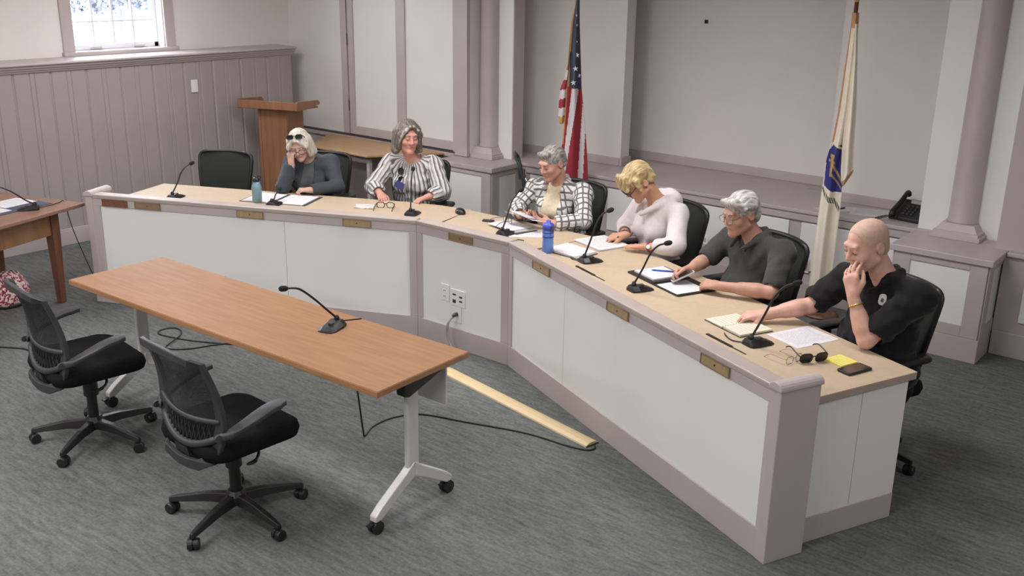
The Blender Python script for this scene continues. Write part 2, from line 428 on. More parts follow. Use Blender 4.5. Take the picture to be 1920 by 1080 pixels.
def column(idx, cx, cy):
    c = bpy.data.objects.new('trim_column_%d' % idx, None); COL.objects.link(c); c.location = (cx, cy, 0.716); struct(c)
    sq = lambda h: [(-h, -h, 0), (h, -h, 0), (h, h, 0), (-h, h, 0)]
    def ring(h, z): return [(-h, -h, z), (h, -h, z), (h, h, z), (-h, h, z)]
    mb = MB().loft([ring(0.165, 0), ring(0.165, 0.03), ring(0.150, 0.032), ring(0.150, 0.05), ring(0.138, 0.053), ring(0.108, 0.10)])
    obj('column_base', mb, M['trim'], c, bevel=0.003)
    obj('shaft', MB().lathe([(0.104, 0.098), (0.104, 0.11), (0.098, 0.125), (0.096, 0.6), (0.092, 1.5), (0.088, CEIL - 0.716 - 0.12), (0.11, CEIL - 0.716 - 0.10), (0.13, CEIL - 0.716 - 0.001)], 28), M['trim'], c, smooth=True)
column(1, -6.13, 7.215)
column(2, -1.81, 7.215)

# ceiling lamps: troffer frames with diffusers above the area lights, the last three added as fill
M['diffuser'] = material('lamp_diffuser', (250, 248, 240), 0.6, emit=((255, 246, 232), 2.0))
for i, (lx, ly) in enumerate(LAMP_SPOTS):
    t = thing('ceiling_lamp', 'recessed ceiling lamp panel over the ' + ['left front floor', 'front chairs', 'right front floor', 'left end of the dais', 'middle of the dais', 'right end of the dais', 'left side of the public floor, added as unseen fill', 'right side of the public floor, added as unseen fill', 'aisle right of the dais, added as unseen fill'][i], 'lamp', (lx, ly, CEIL - 0.03), 0, 'ceiling lamp panels')
    obj('lamp_frame', MB().box(-0.62, 0.62, -0.32, -0.29, 0, 0.0295).box(-0.62, 0.62, 0.29, 0.32, 0, 0.0295).box(-0.62, -0.59, -0.29, 0.29, 0, 0.0295).box(0.59, 0.62, -0.29, 0.29, 0, 0.0295), M['ceiling'], t)
    obj('diffuser', MB().box(-0.59, 0.59, -0.29, 0.29, 0.012, 0.0295), M['diffuser'], t)
# ================================================================== dais desk in three sections
WING = {'L': ((-6.86, 3.59), 0.431573, 2.510), 'M': ((-4.58, 4.64), 0.0, 0.81), 'R': ((-3.77, 4.64), -0.416581, 2.472)}
def wp(w, s, d, z=0.0):
    (ax, ay), a, L = WING[w]
    return (ax + s * math.cos(a) - d * math.sin(a), ay + s * math.sin(a) + d * math.cos(a), z)
WT = 0.742
RAIL = 0.83
t12 = math.tan(0.2158); t11 = math.tan(0.2083)
def dais(w, label, poly_back, panel_s, seams, plates, left_post, right_post):
    (ax, ay), a, L = WING[w]
    t = thing('dais_desk', label, 'desk', (ax, ay, 0), a, 'dais desk sections')
    g = 0.002
    k0 = g if not left_post else 0.0
    k1 = L - (g if not right_post else 0.0)
    obj('front_wall', MB().box(k0, k1, 0.004, 0.07, 0, 0.80), M['trim'], t)
    obj('rail', MB().box(k0, k1, -0.016, 0.078, 0.80, RAIL), M['laminate_rail'], t, bevel=0.006)
    obj('fascia', MB().box(k0, k1, -0.010, 0.006, 0.745, 0.80), M['trim'], t, bevel=0.003)
    obj('kick_board', MB().box(k0, k1, -0.010, 0.006, 0, 0.145), M['trim'], t, bevel=0.003)
    obj('stile', MB().box(k0, panel_s[0], -0.010, 0.006, 0.145, 0.745), M['trim'], t, bevel=0.003)
    obj('stile', MB().box(panel_s[1], k1, -0.010, 0.006, 0.145, 0.745), M['trim'], t, bevel=0.003)
    ed = [panel_s[0]] + seams + [panel_s[1]]
    for i in range(len(ed) - 1):
        obj('front_panel', MB().box(ed[i] + (0.0015 if i else 0), ed[i + 1] - (0.0015 if i < len(ed) - 2 else 0), -0.001, 0.006, 0.145, 0.745), M['panel'], t)
    pts = [(k0, 0.07), (k1, 0.07)] + poly_back
    obj('worktop', MB().prism(pts, WT - 0.036, WT - 0.003), M['laminate_edge'], t, bevel=0.002)
    obj('worktop_surface', MB().prism(pts, WT - 0.003, WT), M['laminate'], t)
    for (s, m_) in plates:
        p = obj('name_plate', MB().box(s - 0.103, s + 0.103, -0.017, -0.009, 0.750, 0.801), m_, t, bevel=0.003)
        obj('plate_rim', MB().box(s - 0.103, s + 0.103, -0.020, -0.016, 0.750, 0.755).box(s - 0.103, s + 0.103, -0.020, -0.016, 0.796, 0.801).box(s - 0.103, s - 0.098, -0.020, -0.016, 0.755, 0.796).box(s + 0.098, s + 0.103, -0.020, -0.016, 0.755, 0.796), M['brass_dark'] if m_ != M['redwood_plate'] else m_, p)
        obj('plate_screw', MB().box(s - 0.004, s + 0.004, -0.020, -0.017, 0.772, 0.780), M['hinge'], p)
    for on, s0, s1 in ((left_post, -0.050, 0.010), (right_post, L - 0.038, L + 0.022)):
        if not on: continue
        obj('end_post', MB().box(s0, s1, -0.014, 0.205, 0, 0.815), M['trim'], t, bevel=0.004)
        prof = []
        cx = (s0 + s1) / 2; hwid = (s1 - s0) / 2 + 0.008
        for k in range(9):
            an = math.pi * k / 8
            prof.append((cx + hwid * math.cos(an), 0.827 + 0.026 * math.sin(an)))
        prof = [(cx + hwid, 0.815)] + prof + [(cx - hwid, 0.815)]
        obj('post_cap', MB().loft([[(x, yy, z) for x, z in prof] for yy in (-0.024, 0.212)]), M['trim'], t, bevel=0.004)
    return t
M['laminate_rail'] = material('taupe_rail', (172, 160, 153), 0.38, var=0.03)
dais('L', 'left wing of the pale dais desk with four name plates', [(2.51 + 0.73 * t12, 0.73), (2.42, 0.80), (2.15, 0.83), (0.05, 0.83)], (0.065, 2.455), [1.531],
     [(0.196, M['redwood_plate']), (0.465, M['brass_dark']), (1.278, M['brass']), (2.081, M['brass'])], True, False)
dais('M', 'short middle section of the dais desk with wall outlets', [(0.81 + 0.72 * t11, 0.72), (-0.72 * t12, 0.72)], (0.05, 0.745), [], [(0.405, M['brass_dark'])], False, False)
right = dais('R', 'right wing of the pale dais desk nearest the camera', [(2.448, 0.83), (0.35, 0.83), (0.08, 0.80), (-0.73 * t11, 0.73)], (0.045, 2.415), [0.693],
     [(0.43, M['brass']), (1.258, M['brass']), (2.062, M['brass'])], False, True)
obj('end_panel', MB().box(2.405, 2.432, 0.20, 0.52, 0.13, 0.706), M['panel'], right)
obj('end_panel', MB().box(2.405, 2.432, 0.523, 0.80, 0.13, 0.706), M['panel'], right)
obj('end_kick', MB().box(2.405, 2.437, 0.20, 0.80, 0, 0.13), M['trim'], right, bevel=0.003)
left = [o for o in bpy.data.objects if o.name == 'dais_desk'][0]
obj('end_panel', MB().box(0.012, 0.035, 0.205, 0.80, 0.0, 0.706), M['panel'], left)
mid = bpy.data.objects['dais_desk.001']
for ww, oo, ss in (('L', left, (1.25, 2.45)), ('R', right, (0.06, 1.25))):
    for s in ss:
        obj('support_panel', MB().box(s, s + 0.02, 0.07, 0.55, 0.0, 0.706), M['panel'], oo)
# outlets on the middle section
pl = obj('outlet_plate', MB().box(0.222, 0.297, -0.008, -0.0009, 0.318, 0.435), M['ivory'], mid, bevel=0.003)
for zz in (0.352, 0.392):
    obj('socket', MB().box(0.243, 0.276, -0.0095, -0.0075, zz - 0.008, zz + 0.008), M['ivory'], pl, bevel=0.001)
    obj('slot', MB().box(0.252, 0.255, -0.0105, -0.009, zz - 0.005, zz + 0.005).box(0.263, 0.266, -0.0105, -0.009, zz - 0.005, zz + 0.005), M['dark'], pl)
pl = obj('outlet_plate', MB().box(0.312, 0.437, -0.009, -0.0009, 0.302, 0.417), M['ivory'], mid, bevel=0.003)
for sx, zz, h in ((0.345, 0.382, 0.006), (0.345, 0.335, 0.012), (0.402, 0.372, 0.006), (0.402, 0.342, 0.005)):
    obj('jack', MB().box(sx - 0.014, sx + 0.014, -0.0115, -0.0085, zz - h, zz + h), M['dark'], pl, bevel=0.001)
pl = obj('outlet_plate', MB().box(0.330, 0.404, -0.008, -0.0009, 0.187, 0.300), M['ivory'], mid, bevel=0.003)
obj('socket', MB().lathe([(0.014, 0), (0.014, 0.006), (0.002, 0.007)], 12, Matrix.Translation((0.366, -0.0075, 0.247)) @ Matrix.Rotation(math.pi / 2, 4, 'X')), M['dark'], pl)

# ================================================================== front table
ft = thing('folding_table', 'long maple-topped folding table in front of the dais', 'table', (-4.09, 2.915, 0), math.radians(1.65))
HL, HW = 1.218, 0.302
obj('table_top', MB().box(-HL, HL, -HW, HW, 0.7125, WT - 0.002), M['maple_edge'], ft, bevel=0.003)
obj('top_surface', MB().box(-HL + 0.003, HL - 0.003, -HW + 0.003, HW - 0.003, WT - 0.002, WT), M['maple'], ft)
def t_leg(xc):
    col_ = obj('leg_column', MB().prism(rrect(0.034, 0.075, 0.012, 3, xc, 0), 0.22, 0.68).box(xc - 0.02, xc + 0.02, -0.05, 0.05, 0.66, 0.7124), M['metal'], ft, smooth=False, bevel=0.004)
    for sy in (-1, 1):
        prof = []
        pts = [(sy * 0.0, 0.27), (sy * 0.06, 0.225), (sy * 0.22, 0.125), (sy * 0.262, 0.09), (sy * 0.262, 0.062), (sy * 0.225, 0.062), (sy * 0.05, 0.165), (0.0, 0.19)]
        f = MB(); f.loft([[(xc - 0.021, p[0], p[1]) for p in pts], [(xc + 0.021, p[0], p[1]) for p in pts]])
        foot = obj('foot', f, M['metal'], ft, bevel=0.006)
        c = MB()
        Rm = Matrix.Translation((xc, sy * 0.243, 0.031)) @ Matrix.Rotation(math.pi / 2, 4, 'Y')
        c.lathe([(0.010, -0.024), (0.031, -0.022), (0.031, -0.004), (0.026, -0.003), (0.026, 0.003), (0.031, 0.004), (0.031, 0.022), (0.010, 0.024)], 18, Rm)
        c.box(xc - 0.02, xc + 0.02, sy * 0.243 - 0.014, sy * 0.243 + 0.014, 0.050, 0.064)
        c.box(xc - 0.012, xc + 0.012, sy * 0.243 - 0.050, sy * 0.243 - 0.018, 0.048, 0.056)
        obj('caster', c, M['black'], foot, smooth=False)
    bp0 = ((-0.10, 0.711), (0.15, 0.711), (0.15, 0.690), (-0.07, 0.628), (-0.10, 0.636)); br = MB(); br.loft([[(xc + 0.006, y_, z_) for y_, z_ in bp0], [(xc + 0.062, y_, z_) for y_, z_ in bp0]])
    obj('tilt_bracket', br, M['black'], ft, bevel=0.006)
t_leg(1.125); t_leg(-1.02)
obj('modesty_panel', MB().box(-0.95, 1.165, 0.195, 0.208, 0.49, 0.7124), M['metal'], ft, bevel=0.003)
obj('beam', MB().box(-1.0, 1.085, -0.02, 0.02, 0.655, 0.695), M['metal'], ft)

# ================================================================== rolling task chairs
def mesh_cloth(name, rgb, alpha_lo):
    m = material(name, rgb, 0.7, var=0.1, vscale=30)
    nt = m.node_tree; b = nt.nodes['Principled BSDF']
    tc = nt.nodes.new('ShaderNodeTexCoord')
    vo = nt.nodes.new('ShaderNodeTexChecker'); vo.inputs['Scale'].default_value = 400
    vo.inputs['Color1'].default_value = (alpha_lo,) * 3 + (1,); vo.inputs['Color2'].default_value = (1, 1, 1, 1)
    nt.links.new(tc.outputs['Object'], vo.inputs['Vector']); nt.links.new(vo.outputs['Color'], b.inputs['Alpha'])
    return m
M['mesh'] = mesh_cloth('black_chair_mesh', (36, 36, 37), 0.45)
M['frame_grey'] = material('chair_frame_grey', (50, 50, 52), 0.5, var=0.06)
def star_base(t, r=0.30, rot=0.0, hub_z=0.10):
    obj('gas_stem', MB().lathe([(0.026, hub_z - 0.03), (0.026, 0.26), (0.038, 0.262), (0.036, 0.385)], 16), M['black'], t, smooth=False)
    hub = obj('base_hub', MB().lathe([(0.03, hub_z - 0.035), (0.05, hub_z - 0.02), (0.05, hub_z + 0.015), (0.034, hub_z + 0.04)], 18), M['black'], t)
    for k in range(5):
        a = rot + 2 * math.pi * k / 5
        Rm = Matrix.Rotation(a, 4, 'Z')
        sp = MB()
        rings = []
        for q, zc, w_, h_ in ((0.03, hub_z, 0.030, 0.024), (0.14, hub_z - 0.002, 0.024, 0.020), (r - 0.03, hub_z - 0.022, 0.018, 0.014), (r + 0.012, hub_z - 0.030, 0.013, 0.012)):
            rings.append([(q, -w_, zc - h_), (q, w_, zc - h_), (q, w_ * 0.6, zc + h_), (q, -w_ * 0.6, zc + h_)])
        sp.loft(rings, Rm)
        so = obj('base_arm', sp, M['black'], t, bevel=0.004)
        c = MB()
        ca = a + 0.7 + k
        P = Vector((r * math.cos(a), r * math.sin(a), 0.0))
        Cm = Matrix.Translation(P + Vector((0, 0, 0.027))) @ Matrix.Rotation(ca, 4, 'Z') @ Matrix.Rotation(math.pi / 2, 4, 'X')
        c.lathe([(0.006, -0.026), (0.024, -0.026), (0.027, -0.020), (0.027, -0.004), (0.022, -0.003), (0.022, 0.003), (0.027, 0.004), (0.027, 0.020), (0.024, 0.026), (0.006, 0.026)], 16, Cm)
        c.tube([P + Vector((0, 0, 0.03)), P + Vector((0, 0, hub_z - 0.035))], 0.008, 6)
        obj('caster', c, M['black'], so, smooth=False)
def cushion(t, name, w, dpt, z0, z1, yc, mat, r=0.09):
    rings = []
    for q, zz in ((0.86, z0), (0.97, z0 + 0.012), (1.0, z0 + (z1 - z0) * 0.45), (0.97, z1 - 0.012), (0.86, z1)):
        rings.append([(x * q, yc + y_ * q, zz + (0.012 * (x / w * 2) ** 2 if zz > z0 + 0.03 else 0) - (0.03 * max(0, (y_ / dpt * 2) - 0.5) ** 2 if zz > z0 + 0.03 else 0)) for x, y_ in rrect(w, dpt, r, 6)])
    return obj(name, MB().loft(rings), mat, t, smooth=True)
def back_y(z):      # side profile of the task chair back
    u = (z - 0.46) / 0.43
    return -0.235 + 0.027 * math.sin(u * math.pi) - 0.045 * u * u
def task_chair(label, loc, rotz, base_rot):
    t = thing('task_chair', label, 'chair', loc, rotz, 'task chairs at the front table')
    cushion(t, 'seat', 0.50, 0.48, 0.415, 0.495, 0.0, M['fabric_black'])
    obj('mechanism', MB().box(-0.07, 0.07, -0.14, 0.10, 0.375, 0.418), M['black'], t, bevel=0.01)
    obj('tilt_lever', MB().tube(curve_pts([(0.05, 0.04, 0.395), (0.16, 0.03, 0.39), (0.20, 0.0, 0.375), (0.215, -0.035, 0.37)], 4), 0.007, 6).ell((0.218, -0.04, 0.37), (0.012, 0.03, 0.008), 8, 5), M['black'], t)
    star_base(t, 0.31, base_rot)
    # back frame: band around a tapered outline
    def half(z):
        u = (z - 0.43) / 0.46
        return 0.175 + 0.055 * min(1, u / 0.35) ** 0.6 - 0.012 * max(0, u - 0.5) * 2
    zs = [0.43 + 0.46 * k / 14 for k in range(15)]
    right_ = [(half(z), back_y(z) + 0.035 * 1.0, z) for z in zs]
    top = [(half(0.89) - 0.03, back_y(0.895), 0.902), (0.12, back_y(0.90) - 0.012, 0.910), (0, back_y(0.90) - 0.016, 0.913)]
    bot = [(0.13, back_y(0.41) + 0.0, 0.405), (0.06, back_y(0.40) - 0.005, 0.395), (0, back_y(0.40) - 0.008, 0.392)]
    R_ = list(reversed(bot)) + right_ + top
    loop = R_ + [(-x, y_, z) for x, y_, z in reversed(R_[1:-1])]
    loop = [Vector(p) for p in loop]
    mb = MB(); n = len(loop); rings = []
    for i in range(n):
        tq = (loop[(i + 1) % n] - loop[i - 1]).normalized(); outw = tq.cross(Vector((0, 1, 0))).normalized()
        z = loop[i].z
        wb = 0.017 + 0.016 * max(0, 1 - abs(z - 0.55) / 0.25)
        p = loop[i]; N = Vector((0, 1, 0))
        rings.append([tuple(p + outw * wb + N * 0.010), tuple(p + outw * wb - N * 0.012), tuple(p - outw * wb - N * 0.010), tuple(p - outw * wb + N * 0.012)])
    rings.append(rings[0])
    mb.loft(rings, cap=False)
    fr = obj('back_frame', mb, M['frame_grey'], t, bevel=0.004)
    # mesh panel
    mb = MB(); rows = []
    for k in range(17):
        z = 0.60 + 0.295 * k / 16
        hwid = half(z)
        rows.append([(hwid * q, back_y(z) + 0.035 * q * q - 0.012 * (1 - q * q), z) for q in [j / 6 for j in range(-6, 7)]])
    mb.loft(rows, cap=False, closed=False)
    me_ = obj('back_mesh', mb, M['mesh'], t, smooth=True)
    so = me_.modifiers.new('thick', 'SOLIDIFY'); so.thickness = 0.002
    # lumbar bar and perforated lower panel
    bar = [(half(0.615) * q, back_y(0.615) - 0.010 + 0.04 * q * q, 0.60 + 0.018 * q * q) for q in [j / 8 for j in range(-8, 9)]]
    obj('lumbar_bar', MB().tube(bar, 0.013, 8), M['frame_grey'], t, smooth=True)
    bar = [(half(0.50) * q, back_y(0.50) - 0.010 + 0.04 * q * q, 0.475 + 0.06 * q * q) for q in [j / 8 for j in range(-8, 9)]]
    obj('lower_bar', MB().tube(bar, 0.017, 8), M['frame_grey'], t, smooth=True)
    gr = MB()
    for i in range(-6, 7):
        for dx in (-0.016, 0.016):
            x0 = i * 0.030; q0 = x0 / 0.21; q1 = (x0 + dx * 2) / 0.21
            if abs(q0) > 0.93 or abs(q1) > 0.93: continue
            gr.tube([(x0, back_y(0.5) - 0.006 + 0.04 * q0 * q0, 0.485 + 0.06 * q0 * q0), (x0 + dx * 2, back_y(0.6) - 0.004 + 0.04 * q1 * q1, 0.60 + 0.018 * q1 * q1)], 0.0035, 5)
    obj('back_grille', gr, M['black'], t)
    obj('back_bracket', MB().loft([[(-0.05, -0.13, 0.375), (0.05, -0.13, 0.375), (0.05, -0.13, 0.405), (-0.05, -0.13, 0.405)], [(-0.06, -0.24, 0.39), (0.06, -0.24, 0.39), (0.06, -0.215, 0.415), (-0.06, -0.215, 0.415)], [(-0.05, -0.25, 0.46), (0.05, -0.25, 0.46), (0.05, -0.235, 0.46), (-0.05, -0.235, 0.46)]]), M['black'], t)
    for s in (-1, 1):
        path = curve_pts([(s * 0.235, -0.21, 0.555), (s * 0.275, -0.17, 0.575), (s * 0.295, -0.08, 0.612), (s * 0.298, 0.0, 0.638), (s * 0.292, 0.09, 0.648)], 4)
        rr = []
        mb = MB(); rings = []
        for i, p in enumerate(path):
            u = i / (len(path) - 1); w_ = 0.014 + 0.022 * min(1, u * 1.8); h_ = 0.013
            if u > 0.93: w_ *= 0.75
            rings.append([(p.x - w_, p.y, p.z - h_), (p.x + w_, p.y, p.z - h_), (p.x + w_, p.y, p.z + h_ * 0.6), (p.x + w_ * 0.6, p.y, p.z + h_), (p.x - w_ * 0.6, p.y, p.z + h_), (p.x - w_, p.y, p.z + h_ * 0.6)])
        mb.loft(rings)
        obj('armrest', mb, M['frame_grey'], t, smooth=True, bevel=0.004)
        obj('arm_knob', MB().lathe([(0.004, -0.006), (0.016, -0.006), (0.016, 0.006), (0.004, 0.006)], 12, Matrix.Translation((s * 0.252, -0.215, 0.56)) @ Matrix.Rotation(math.pi / 2, 4, 'Y')), M['dark'], t)
    return t
task_chair('black mesh task chair at the left end of the front table', (-4.78, 2.37, 0), math.radians(-7), math.radians(20))
task_chair('black mesh task chair nearest the camera at the front table', (-3.557, 2.388, 0), math.radians(-3), math.radians(74))

# ------------------------------------------------------------------ dark high-back chairs behind the dais
M['back_fabric'] = material('charcoal_chair_back', (50, 52, 50), 0.85, var=0.12, vscale=200, bump=0.1, bscale=300, spec=0.2)
def dais_chair(label, w, s, d, rot=0.0):
    (ax, ay), a, L = WING[w]
    t = thing('swivel_chair', label, 'chair', wp(w, s, d), a + math.pi + rot, 'swivel chairs behind the dais')
    cushion(t, 'seat', 0.50, 0.48, 0.40, 0.47, 0.02, M['fabric_black'])
    obj('mechanism', MB().box(-0.08, 0.08, -0.16, 0.10, 0.365, 0.405), M['black'], t, bevel=0.01)
    star_base(t, 0.31, 0.3 + s)
    def half(z):
        u = (z - 0.48) / 0.54
        return 0.185 + 0.055 * math.sin(min(1, max(0, u) / 0.85) * math.pi / 2)
    def by(z): u = (z - 0.48) / 0.54; return -0.215 + 0.02 * math.sin(u * 3.1) - 0.075 * u
    rows = []
    zs = [0.48, 0.50, 0.55, 0.62, 0.70, 0.78, 0.84, 0.89, 0.92, 0.935, 0.945, 0.951]
    for z in zs:
        hh = half(z)
        if z > 0.90: hh *= math.sqrt(max(0.05, 1 - ((z - 0.90) / 0.053) ** 2)) * 0.25 + 0.75
        if z < 0.51: hh *= 0.93 + (z - 0.48) * 2.3
        rows.append([(hh * q, by(z) + 0.05 * q * q, z) for q in [j / 8 for j in range(-8, 9)]])
    mb = MB(); mb.loft(rows, cap=False, closed=False)
    pn = obj('backrest', mb, M['back_fabric'], t, smooth=True)
    so = pn.modifiers.new('thick', 'SOLIDIFY'); so.thickness = 0.022; so.offset = 0
    edge = [Vector(r[-1]) for r in rows] + [Vector(p) for p in reversed(rows[-1][:-1])] + [Vector(r[0]) for r in reversed(rows[:-1])] + [Vector(p) for p in rows[0][1:]]
    obj('back_frame', MB().tube(edge, 0.015, 8), M['black'], t, smooth=True)
    obj('back_post', MB().loft([[(-0.04, -0.10, 0.37), (0.04, -0.10, 0.37), (0.04, -0.10, 0.40), (-0.04, -0.10, 0.40)], [(-0.045, -0.24, 0.40), (0.045, -0.24, 0.40), (0.045, -0.215, 0.42), (-0.045, -0.215, 0.42)], [(-0.04, -0.258, 0.62), (0.04, -0.258, 0.62), (0.04, -0.235, 0.62), (-0.04, -0.235, 0.62)]]), M['black'], t, bevel=0.006)
    for sx in (-1, 1):
        obj('arm_post', MB().tube([(sx * 0.20, -0.02, 0.41), (sx * 0.265, -0.02, 0.42), (sx * 0.285, -0.02, 0.47), (sx * 0.285, -0.01, 0.63)], [0.016, 0.018, 0.018, 0.016], 8), M['black'], t, smooth=True)
        rings = []
        for q, zz in ((0.9, 0.628), (1.0, 0.636), (1.0, 0.648), (0.88, 0.656)):
            rings.append([(sx * 0.285 + x * q, 0.0 + y_ * q, zz) for x, y_ in rrect(0.085, 0.25, 0.038, 5)])
        obj('armrest', MB().loft(rings), M['black'], t, smooth=True)
    return t
dais_chair('empty charcoal swivel chair at the left end of the dais', 'L', 0.40, 1.00, 0.0)
dais_chair('charcoal swivel chair under the person in the slate cardigan', 'L', 1.18, 1.22, 0.0)
dais_chair('charcoal swivel chair hidden behind the person in stripes', 'L', 2.04, 1.20, 0.0)
dais_chair('charcoal swivel chair under the person in the plaid shirt', 'M', 0.42, 1.06, 0.0)
dais_chair('charcoal swivel chair under the person in the white hoodie', 'R', 0.02, 1.10, 0.0)
dais_chair('charcoal swivel chair under the person in the dark grey polo', 'R', 0.95, 1.10, 0.0)
dais_chair('charcoal swivel chair under the person in the black polo', 'R', 1.88, 1.12, 0.0)

# ================================================================== wooden desk at the left edge
ua = math.atan2(-0.949, 0.314)
dk = thing('wooden_desk', 'old brown wooden desk cut by the left picture edge', 'desk', (-6.99, 3.60, 0), ua)
# local x runs along the near edge away from the corner, local -y goes across the desk width
obj('desk_top', MB().box(0, 1.5, -0.86, 0, 0.715, 0.742), M['desk_top'], dk, bevel=0.006)
obj('apron', MB().box(0.20, 1.32, -0.155, -0.135, 0.53, 0.714), M['oak'], dk, bevel=0.003)
obj('apron', MB().box(0.20, 1.32, -0.745, -0.725, 0.58, 0.714), M['oak'], dk, bevel=0.003)
obj('apron', MB().box(0.185, 0.205, -0.70, -0.18, 0.58, 0.714), M['oak'], dk, bevel=0.003)
for lx in (0.185, 1.33):
    for ly in (-0.155, -0.735):
        rr_ = lambda h, z: [(lx - h, ly - h, z), (lx + h, ly - h, z), (lx + h, ly + h, z), (lx - h, ly + h, z)]
        obj('leg', MB().loft([rr_(0.024, 0), rr_(0.036, 0.52), rr_(0.036, 0.714)]), M['cherry'], dk, bevel=0.004)

# ================================================================== lectern
lc = thing('lectern', 'brown wooden lectern standing in the far left corner', 'lectern', (-8.07, 6.26, 0), math.radians(21))
obj('column', MB().box(-0.145, 0.145, -0.13, 0.18, 0.06, 1.090), M['lectern'], lc, bevel=0.006)
obj('column_edge', MB().box(-0.158, -0.135, -0.14, 0.19, 0.06, 1.090).box(0.135, 0.158, -0.14, 0.19, 0.06, 1.090), M['lectern'], lc, bevel=0.004)
obj('foot', MB().box(-0.25, 0.25, -0.20, 0.23, 0, 0.06), M['lectern'], lc, bevel=0.008)
pr = [(-0.25, 1.125), (-0.25, 1.190), (0.24, 1.085), (0.24, 1.065)]
mb = MB(); mb.loft([[(-0.33, -0.20, 1.095), (0.33, -0.20, 1.095), (0.33, 0.19, 1.075), (-0.33, 0.19, 1.075)], [(-0.33, -0.20, 1.110), (0.33, -0.20, 1.110), (0.33, 0.19, 1.090), (-0.33, 0.19, 1.090)]])
obj('reading_board', mb, M['lectern'], lc, bevel=0.004)
obj('front_board', MB().box(-0.33, 0.33, -0.225, -0.20, 1.090, 1.170), M['lectern'], lc, bevel=0.005)
for s in (-1, 1):
    mb = MB(); x0, x1 = (0.31, 0.335) if s > 0 else (-0.335, -0.31)
    pts = [(-0.215, 1.085), (-0.215, 1.177), (0.19, 1.150), (0.22, 1.130), (0.22, 1.105), (0.0, 1.085)]
    mb.loft([[(x0, a_, b_) for a_, b_ in pts], [(x1, a_, b_) for a_, b_ in pts]])
    obj('side_board', mb, M['lectern'], lc, bevel=0.004)

# ================================================================== trapezoid table against the back wall
tt = thing('trapezoid_table', 'tan trapezoid table against the back wall behind the dais', 'table', (-7.33, 6.97, 0))
pts = [(-0.825, 0.0), (-0.40, -0.62), (0.41, -0.62), (0.825, 0.0)]
obj('table_top', MB().prism(pts, 0.712, 0.737), M['tan'], tt, bevel=0.006)
obj('top_edge', MB().prism([(x * 0.995, y_ * 0.99 - 0.002) for x, y_ in pts], 0.702, 0.712), M['black'], tt)
for x, y_ in ((-0.66, -0.06), (-0.36, -0.54), (0.36, -0.54), (0.66, -0.06)):
    obj('leg', MB().box(x - 0.02, x + 0.02, y_ - 0.02, y_ + 0.02, 0, 0.702), M['trim'], tt, bevel=0.004)
obj('apron', MB().box(-0.34, 0.34, -0.55, -0.53, 0.64, 0.70), M['trim'], tt)

# ================================================================== folded chair leaning beside the left pedestal
fc = thing('folded_chair', 'folded metal chair leaning beside the left pedestal', 'chair', (-5.50, 6.92, 0), math.radians(40))
mb = MB()
lp = curve_pts([(0.02, -0.19, 0.0), (0.02, -0.19, 0.5), (-0.02, -0.19, 0.76), (-0.06, -0.14, 0.84), (-0.065, 0.0, 0.855), (-0.06, 0.14, 0.84), (-0.02, 0.19, 0.76), (0.02, 0.19, 0.5), (0.02, 0.19, 0.0)], 5)
obj('outer_frame', MB().tube(lp, 0.013, 8), M['dark'], fc, smooth=True)
lp = curve_pts([(0.055, -0.16, 0.0), (0.05, -0.16, 0.5), (0.03, -0.15, 0.68), (0.03, 0.15, 0.68), (0.05, 0.16, 0.5), (0.055, 0.16, 0.0)], 5)
obj('inner_frame', MB().tube(lp, 0.012, 8), M['chrome'], fc, smooth=True)
obj('seat', MB().prism(rrect(0.03, 0.34, 0.012, 3, 0.035, 0), 0.28, 0.62), M['dark'], fc, bevel=0.01)
obj('backrest', MB().prism(rrect(0.02, 0.35, 0.008, 3, -0.025, 0), 0.66, 0.80), M['dark'], fc, bevel=0.008)
# ================================================================== small things
def at_wing(name, label, cat, w, s, d, z=WT, rot=0.0, group=None):
    return thing(name, label, cat, wp(w, s, d, z), WING[w][1] + rot, group)
M['mic'] = material('black_mic_plastic', (26, 26, 27), 0.4, var=0.1)
M['mic_soft'] = material('mic_foam', (24, 24, 25), 0.9, var=0.3, vscale=300)
def microphone(label, loc, rotz, neck, cable=None):
    """base wedge runs along local -y..+y (neck at -y end); neck = list of local points"""
    t = thing('microphone', label, 'microphone', loc, rotz, 'gooseneck microphones')
    rg = []
    for y_, w_, h_ in ((-0.052, 0.030, 0.020), (-0.045, 0.042, 0.032), (-0.01, 0.050, 0.036), (0.06, 0.050, 0.018), (0.088, 0.040, 0.009), (0.094, 0.028, 0.006)):
        rg.append([(-w_, y_, 0.0), (w_, y_, 0.0), (w_, y_, h_ * 0.35), (w_ * 0.55, y_, h_), (-w_ * 0.55, y_, h_), (-w_, y_, h_ * 0.35)])
    b = obj('base', MB().loft(rg), M['mic'], t, bevel=0.003)
    obj('button', MB().box(-0.012, 0.012, 0.015, 0.038, 0.024, 0.034), M['dark'], b, bevel=0.002)
    obj('collar', MB().lathe([(0.013, 0.025), (0.013, 0.045), (0.008, 0.055)], 12, Matrix.Translation((0, -0.025, 0))), M['mic'], t)
    path = curve_pts([(0, -0.025, 0.04)] + neck, 6)
    obj('gooseneck', MB().tube(path, 0.0055, 8), M['mic'], t, smooth=True)
    dv = (path[-1] - path[-2]).normalized(); e = path[-1]
    obj('mic_head', MB().tube([e - dv * 0.012, e - dv * 0.006, e + dv * 0.004, e + dv * 0.02, e + dv * 0.030, e + dv * 0.034], [0.007, 0.012, 0.0145, 0.0145, 0.010, 0.004], 12), M['mic_soft'], t, smooth=True)
    if cable:
        obj('mic_cable', MB().tube(curve_pts(cable, 5), 0.003, 6), M['mic'], t, smooth=True)
    return t
